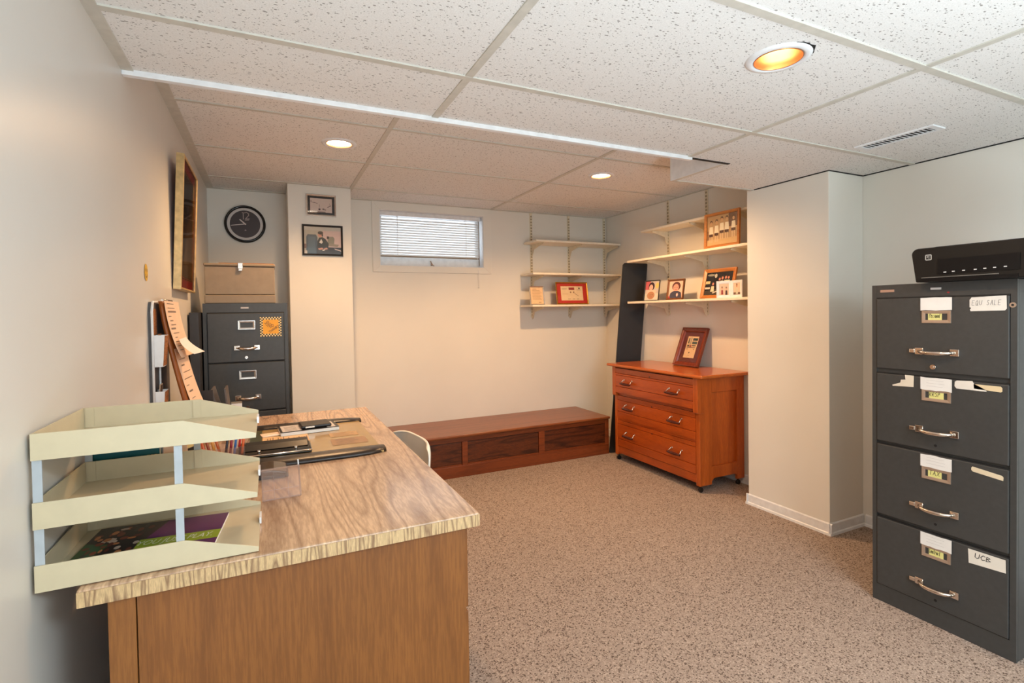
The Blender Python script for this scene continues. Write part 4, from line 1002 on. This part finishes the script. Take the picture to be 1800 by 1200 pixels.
for z0, z1, xf, gr, hz in ((.556, .752, FX - .012, (.26, .72, .80), .640), (.348, .530, FX + .006, (.30, .80), .440), (.122, .330, FX + .006, (.28, .86), .222)):
    mb = MB(); mb.prism(grooved(xf, z0, z1, gr), lambda u, v, d: (u, d, v), Y0 + .036, Y1 - .036); d = mb.build('drawer', M['dresser_y'], t)
    mb = MB(); mb.tube([(xf - .001, 2.965, z1 - .03), (xf + .001, 2.965, z1 - .03)], .006, 12); mb.build('keyhole', M['dark_wood'], d)
    for yc in (2.712, 3.216):
        for s in (-1, 1):
            mb = MB(); mb.tube([(xf + .002, yc + s * .048, hz + .026), (xf - .008, yc + s * .050, hz + .024), (xf - .030, yc + s * .056, hz)], .0034, 8); mb.tube([(xf - .002, yc + s * .048, hz + .026), (xf + .001, yc + s * .048, hz + .026)], .007, 12)
            mb.build('handle_arm', M['chrome'], d)
        mb = MB(); n = 8; mb.tube([(xf - .031, yc - .062 + .124 * k / n, hz - .001) for k in range(n + 1)], [.006 + .0045 * math.sin(PI * k / n) for k in range(n + 1)], 10); mb.build('handle_grip', M['dark_wood'], d)
for x in (FX + .03, XR - .06):
    for y in (Y0 + .018, Y1 - .018):
        mb = MB(); mb.tube([(x, y - .007, .017), (x, y + .007, .017)], .0165, 16); mb.tube([(x, y, .03), (x, y, .046)], .006, 8); mb.build('caster', M['black'], t)

t = thing('framed_picture', 'mahogany framed certificate with maroon mat leaning on the dresser', 'picture', (3.205, 2.925, .7855), (math.radians(-22), 0, -PI / 2))
W, H = .255, .305
frame_ring(W, H, .034, .020, prof=[(0, 0), (0, .018), (.008, .020), (.018, .015), (.028, .014), (.034, .006), (.034, 0)]).build('frame', M['mahog'], t, local=True)
mb = MB(); mb.box((-W / 2 + .03, -.005, .03), (W / 2 - .03, -.001, H - .03)); part_label(mb.build('mat_board', plain('maroon_mat', (92, 26, 28), .7), t, local=True), 'maroon mat')
printed('print', t, .108, .172, -.0054, (226, 190, 146), [(rect(.5, .80, .95, .92), (54, 66, 62)), (rect(.5, .64, .95, .76), (70, 88, 86)), (rect(.12, .66, .22, .92), (70, 74, 62)), (rect(.28, .62, .42, .94), (168, 156, 130)), (rect(.1, .52, .3, .60), (90, 74, 62)), (ell(.42, .54, .09, .06), (160, 70, 60)), (rect(.55, .54, .9, .60), (106, 96, 84)), (rect(.1, .46, .9, .50), (146, 116, 92)), (ell(.45, .24, .05, .035), (84, 60, 48)), (ell(.18, .40, .05, .02), (110, 84, 66)), (ell(.8, .40, .05, .02), (110, 84, 66)), (rect(.35, .1, .55, .12), (190, 156, 120))], 0, H / 2)
mb = MB(); mb.box((-W / 2 + .032, -.0075, .032), (W / 2 - .032, -.0065, H - .032)); mb.build('pane', M['glass'], t, local=True)

# ------------------------------------------------------------------ shelves: uprights with brackets, and loose boards
def bracket(mb, fn, depth, z):
    mb.prism([(0, z), (depth, z), (depth, z - .012), (depth * .55, z - .030), (depth * .22, z - .045), (.018, z - .100), (0, z - .108)], lambda u, v, d: fn(u, d, v), -.0025, .0025)
    mb.prism([(0, z), (depth, z), (depth, z - .006), (0, z - .006)], lambda u, v, d: fn(u, d, v), -.006, .006)
def upright(label, fn, root, z0, z1, zs, depth, group):
    t = thing('shelf_upright', label, 'shelf upright', root, group=group)
    mb = MB(); mb.prism([(0.0, z0), (.010, z0), (.010, z1), (0.0, z1)], lambda u, v, d: fn(u, d, v), -.011, .011); mb.build('rail', M['cream_metal'], t)
    mb = MB(); z = z0 + .015
    while z < z1 - .02:
        mb.prism([(.0102, z), (.0106, z), (.0106, z + .014), (.0102, z + .014)], lambda u, v, d: fn(u, d, v), -.0065, -.0015); mb.prism([(.0102, z), (.0106, z), (.0106, z + .014), (.0102, z + .014)], lambda u, v, d: fn(u, d, v), .0015, .0065)
        z += .026
    mb.build('slots', M['slot'], t)
    for z in zs:
        mb = MB(); bracket(mb, lambda u, d, v: fn(u + .010, d, v), depth if z < 1.845 else depth - .05, z); mb.build('bracket', M['cream_metal'], t)
SZ = (1.275, 1.550, 1.832)
for x, lb in ((2.518, 'leftmost slotted shelf upright on the back wall'), (2.912, 'middle slotted shelf upright on the back wall'), (3.312, 'slotted shelf upright in the corner of the back wall')):
    upright(lb, lambda u, d, v, x=x: (x + d, YB - u, v), (x, YB, 1.2), 1.165, ZC - .006, [z - .018 for z in SZ], .215, 'back wall shelf uprights')
for z, x0, lb in ((SZ[0], 2.395, 'lowest cream shelf board on the back wall, holding two frames'), (SZ[1], 2.405, 'middle cream shelf board on the back wall, empty'), (SZ[2], 2.440, 'top cream shelf board on the back wall, empty')):
    mb = MB(); mb.box((x0, YB - .250, z - .0175), (XR - .012, YB - .012, z)); tag(mb.build('shelf_board', M['cream'], at=(2.85, YB - .13, z), bevel=.003), lb, 'shelf', 'back wall shelf boards')
RZ = (1.288, 1.630, 1.868)
for y, lb in ((3.237, 'slotted shelf upright on the right wall nearer the corner'), (2.830, 'slotted shelf upright on the right wall above the dresser middle'), (2.420, 'slotted shelf upright on the right wall beside the pillar')):
    upright(lb, lambda u, d, v, y=y: (XR - u, y + d, v), (XR, y, 1.2), 1.175, ZC - .006, [z - .018 for z in RZ], .215, 'right wall shelf uprights')
for z, y1, lb in ((RZ[0], 3.478, 'lowest cream shelf board on the right wall, holding photos'), (RZ[1], 3.478, 'middle cream shelf board on the right wall, holding the team photo'), (RZ[2], 3.365, 'top cream shelf board on the right wall, empty')):
    mb = MB(); mb.box((XR - (.240 if z < 1.8 else .186), 2.252, z - .0175), (XR - .012, y1, z)); tag(mb.build('shelf_board', M['cream'], at=(XR - .13, 2.87, z), bevel=.003), lb, 'shelf', 'right wall shelf boards')

# frames on the back shelves
t = thing('framed_text', 'small silver framed text page on the lowest back wall shelf', 'picture', (2.468, 3.905, SZ[0] + .0005), (math.radians(-8), 0, math.radians(4)))
W, H = .142, .160
frame_ring(W, H, .008, .012).build('frame', M['silver'], t, local=True)
printed('page', t, W - .012, H - .012, -.004, (226, 192, 150), [(rect(.18, .86, .5, .89), (150, 118, 88))] + [(rect(.15, .78 - .065 * k, .75 + .12 * ((k * 7) % 3) / 2, .80 - .065 * k), (170, 138, 106)) for k in range(9)] + [(rect(.6, .08, .8, .11), (140, 108, 80))], 0, H / 2)
mb = MB(); mb.prism([(.0005, .12), (.050, .0085), (.053, .0085), (.0035, .12)], lambda u, v, d: (d, u, v), -.02, .02); mb.build('easel_strut', M['black'], t, local=True)
t = thing('framed_certificate', 'red-matted certificate in a brass frame on the lowest back wall shelf', 'picture', (2.826, 3.905, SZ[0] + .0005), (math.radians(-9), 0, math.radians(-3)))
W, H = .318, .200
frame_ring(W, H, .010, .014).build('frame', M['brass_frame'], t, local=True)
mb = MB(); mb.box((-W / 2 + .008, -.004, .008), (W / 2 - .008, -.001, H - .008)); part_label(mb.build('mat_board', plain('scarlet_mat', (184, 38, 26), .6), t, local=True), 'scarlet mat')
printed('certificate', t, .222, .128, -.0044, (232, 204, 162), [(rect(.36, .74, .62, .92), (150, 44, 44)), (rect(.05, .80, .28, .83), (150, 120, 96)), (ell(.84, .86, .04, .06), (60, 50, 44)), (rect(.72, .72, .92, .75), (150, 120, 96)), (ell(.44, .58, .035, .06), (150, 116, 92)), (ell(.58, .58, .035, .06), (150, 116, 92)), (rect(.06, .44, .3, .46), (190, 150, 120)), ([(.6, .5), (.78, .3), (.80, .32), (.62, .52)], (160, 130, 104)), (rect(.3, .08, .42, .12), (150, 120, 96)), (rect(.52, .08, .62, .12), (150, 120, 96)), (rect(.70, .08, .8, .12), (150, 120, 96))], 0, H / 2)
mb = MB(); mb.box((-W / 2 + .009, -.0075, .009), (W / 2 - .009, -.0065, H - .009)); mb.build('pane', M['glass'], t, local=True)

# frames on the right wall shelves
def person_shapes(cx, base, h, cloth, skin=(214, 160, 130), hair=(60, 36, 26)):
    return [([(cx - .16 * h, base), (cx + .16 * h, base), (cx + .12 * h, base + .55 * h), (cx - .12 * h, base + .55 * h)], cloth), (ell(cx, base + .86 * h, .10 * h, .15 * h), hair), (ell(cx, base + .78 * h, .085 * h, .14 * h), skin)]
zt = RZ[0] + .0005
t = thing('photo_frame', 'thin black framed snapshot of two people, leftmost on the right wall shelf', 'picture', (3.17, 3.268, zt), (math.radians(-10), 0, -PI / 2 + math.radians(8)))
W, H = .152, .168
frame_ring(W, H, .006, .010).build('frame', M['black'], t, local=True)
printed('photo', t, W - .010, H - .010, -.003, (196, 180, 164), [(rect(0, .55, .35, 1), (190, 90, 90)), (rect(.0, .0, 1, .35), (206, 200, 180)), (ell(.45, .72, .22, .22), (60, 34, 26)), (ell(.42, .66, .14, .16), (226, 170, 146)), ([(.1, .35), (.8, .35), (.75, .52), (.2, .55)], (236, 190, 160)), (ell(.85, .75, .12, .16), (220, 190, 100)), (ell(.45, .25, .28, .20), (182, 128, 84)), (ell(.40, .28, .03, .02), (90, 50, 36)), (ell(.55, .28, .03, .02), (90, 50, 36)), (rect(.38, .16, .56, .18), (140, 80, 60))], 0, H / 2, .2)
mb = MB(); mb.prism([(.0005, .12), (.048, .0102), (.051, .0102), (.0035, .12)], lambda u, v, d: (d, u, v), -.02, .02); mb.build('easel_strut', M['black'], t, local=True)
t = thing('photo_frame', 'brown wood framed child portrait on the right wall shelf', 'picture', (3.17, 2.997, zt), (math.radians(-10), 0, -PI / 2 + math.radians(6)))
W, H = .160, .160
frame_ring(W, H, .014, .012).build('frame', wood('brown_frame', (122, 72, 30), (70, 38, 16), 'Z', 20, 4, .2), t, local=True)
printed('photo', t, W - .024, H - .024, -.004, (226, 184, 158), [(ell(.52, .68, .30, .26), (92, 50, 34)), (ell(.50, .60, .20, .22), (222, 150, 124)), ([(.05, 0), (.95, 0), (.88, .32), (.66, .42), (.36, .42), (.14, .32)], (66, 56, 60)), (ell(.62, .20, .07, .10), (226, 180, 160)), (rect(0, 0, .12, .12), (190, 50, 40)), (ell(.43, .62, .03, .02), (60, 34, 30)), (ell(.58, .62, .03, .02), (60, 34, 30)), (rect(.44, .48, .58, .51), (180, 80, 76))], 0, H / 2, .2)
mb = MB(); mb.prism([(.0005, .12), (.048, .0102), (.051, .0102), (.0035, .12)], lambda u, v, d: (d, u, v), -.02, .02); mb.build('easel_strut', M['black'], t, local=True)
t = thing('photo_frame', 'honey oak framed dark group photo on the lowest right wall shelf', 'picture', (3.20, 2.625, zt), (math.radians(-15), 0, -PI / 2 + math.radians(4)))
W, H = .268, .215
frame_ring(W, H, .024, .014).build('frame', M['oak_frame'], t, local=True)
lay = [([(0, .0), (1, 0), (1, .35), (0, .2)], (70, 62, 54)), (rect(0, .50, .18, .62), (214, 200, 150)), (rect(0, .28, .2, .36), (220, 210, 196)), ([(.3, .12), (.95, .42), (.98, .40), (.34, .08)], (214, 204, 190)), (ell(.18, .88, .14, .05), (150, 146, 130)), (ell(.36, .84, .05, .09), (196, 190, 176))]
for cx, b, h in ((.30, .16, .42), (.52, .34, .44), (.62, .36, .46), (.74, .38, .46), (.84, .40, .42), (.68, .26, .36)): lay += person_shapes(cx, b, h, (226, 220, 190), (210, 140, 120))
printed('photo', t, W - .044, H - .044, -.004, (34, 32, 36), lay, 0, H / 2, .2)
mb = MB(); mb.box((-W / 2 + .022, -.0075, .022), (W / 2 - .022, -.0065, H - .022)); mb.build('pane', M['glass'], t, local=True)
mb = MB(); mb.prism([(.0005, .15), (.060, .0185), (.063, .0185), (.0035, .15)], lambda u, v, d: (d, u, v), -.02, .02); mb.build('easel_strut', M['black'], t, local=True)
t = thing('double_photo_frame', 'white hinged double photo frame at the pillar end of the shelf', 'picture', (3.135, 2.435, zt), (0, 0, -PI / 2 + math.radians(5)))
for s, ang, nm in ((-1, 14, 'portrait_leaf'), (1, -14, 'portrait_leaf')):
    W, H = .100, .112
    fr = frame_ring(W, H, .018, .007); T = Matrix.Rotation(math.radians(ang) * 1, 4, 'Z') @ Matrix.Translation((s * W / 2, 0, 0))
    fr.v = [T @ p for p in fr.v]; lf = fr.build(nm, M['white_trim'], t, local=True)
    lay = (person_shapes(.3, .05, .7, (150, 60, 60)) + person_shapes(.72, .02, .7, (80, 60, 60))) if s < 0 else ([(rect(0, 0, 1, .2), (110, 80, 60))] + person_shapes(.5, .05, .9, (206, 202, 180), (190, 120, 90)))
    pr = printed('portrait', lf, W - .032, H - .036, -.002, (222, 196, 170), lay, 0, H / 2, .3)
    pr.data.transform(T)
t = thing('photo_frame', 'oak framed sepia team photo on the middle right wall shelf', 'picture', (3.128, 2.505, RZ[1] + .0005), (math.radians(-2), 0, -PI / 2 + math.radians(1)))
W, H = .288, .236
frame_ring(W, H, .018, .016).build('frame', M['oak_frame'], t, local=True)
lay = [(rect(.70, .55, 1, 1), (104, 66, 40)), (rect(0, 0, 1, .2), (214, 176, 120)), (rect(0, .2, .15, .5), (150, 112, 72))]
for cx, b, h in ((.14, .32, .46), (.32, .34, .46), (.49, .40, .46), (.65, .40, .46), (.86, .42, .42)):
    lay += person_shapes(cx, b + .06, h, (240, 226, 194), (206, 160, 112), (70, 42, 24))
    lay += [(rect(cx - .065, b - .03, cx + .06, b + .07), (84, 50, 28)), (rect(cx - .055, b - .22, cx - .015, b - .02), (220, 186, 138)), (rect(cx + .01, b - .22, cx + .05, b - .02), (220, 186, 138))]
printed('photo', t, W - .032, H - .032, -.004, (190, 152, 104), lay, 0, H / 2, .3)
mb = MB(); mb.box((-W / 2 + .016, -.0085, .016), (W / 2 - .016, -.0075, H - .016)); mb.build('pane', M['glass'], t, local=True)
mb = MB(); mb.prism([(.0005, .15), (.062, .0035), (.065, .0035), (.0035, .15)], lambda u, v, d: (d, u, v), -.02, .02); mb.build('easel_strut', M['black'], t, local=True)

# ------------------------------------------------------------------ printer on the right cabinet
t = thing('printer', 'low black inkjet printer on top of the right filing cabinet', 'printer', (2.80, .875, 1.301))
PY0, PY1 = .640, 1.108
def outline(n=6, r=.022):
    # front outline in (y, z): bottom narrower than top, rounded upper corners
    pts = [(PY0 + .014, 1.3015), (PY1 - .014, 1.3015)]
    pts += [(PY1 - r + r * math.cos(a), 1.428 - r + r * math.sin(a)) for a in [PI / 2 * k / n for k in range(n + 1)]]
    pts += [(PY0 + r - r * math.cos(a), 1.428 - r + r * math.sin(a)) for a in [PI / 2 * (1 - k / n) for k in range(n + 1)]]
    return pts
mb = MB(); mb.prism(outline(), lambda u, v, d: (d, u, v), 2.576, 2.90); mb.build('body', M['printer'], t, bevel=.004)
mb = MB(); mb.box((2.62, PY0 + .03, 1.4275), (2.88, PY1 - .055, 1.433)); mb.build('scanner_lid', M['black'], t, bevel=.003)
mb = MB(); mb.box((2.5735, .795, 1.328), (2.577, 1.022, 1.382)); mb.build('control_panel', M['panel_black'], t)
mb = MB(); mb.box((2.573, .850, 1.316), (2.577, 1.074, 1.3195)); part_label(mb.build('tray_slot', plain('slot_grey', (92, 90, 86), .4), t), 'grey line of the paper slot')
mb = MB(); mb.box((2.574, .80, 1.302), (2.5775, 1.08, 1.314)); mb.build('paper_door', M['panel_black'], t)
mb = MB()
for k, y in enumerate((1.000, .975, .945, .912, .886, .860, .832)):
    z = 1.334 + .001 * k; mb.box((2.5727, y - .004, z - .0016), (2.5736, y + .004, z + .0016))
mb.build('buttons', ink((206, 206, 206)), t)
t2 = MB(); ly, lz, s = 1.052, 1.392, .018
def PL(u, v): return (2.5752, ly - u, lz + v)
def strip(a, b, wd):
    dx, dy = b[0] - a[0], b[1] - a[1]; l = math.hypot(dx, dy); nx, ny = -dy / l * wd / 2, dx / l * wd / 2
    t2.add([PL(a[0] - nx, a[1] - ny), PL(b[0] - nx, b[1] - ny), PL(b[0] + nx, b[1] + ny), PL(a[0] + nx, a[1] + ny)], [(0, 1, 2, 3)])
q = .0088
for a, b in (((-q, -q), (q, -q)), ((q, -q), (q, q)), ((q, q), (-q, q)), ((-q, q), (-q, -q))): strip((a[0] * 1.0, a[1] * 1.0), (b[0] * 1.0, b[1] * 1.0), .0032)
for a, b in (((-.004, .004), (.004, .004)), ((-.004, .004), (-.004, -.001)), ((-.004, -.001), (.004, -.001)), ((.002, -.001), (.002, -.0055))): strip(a, b, .0016)
t2.build('square_logo', ink((178, 178, 174)), t, fix=False)
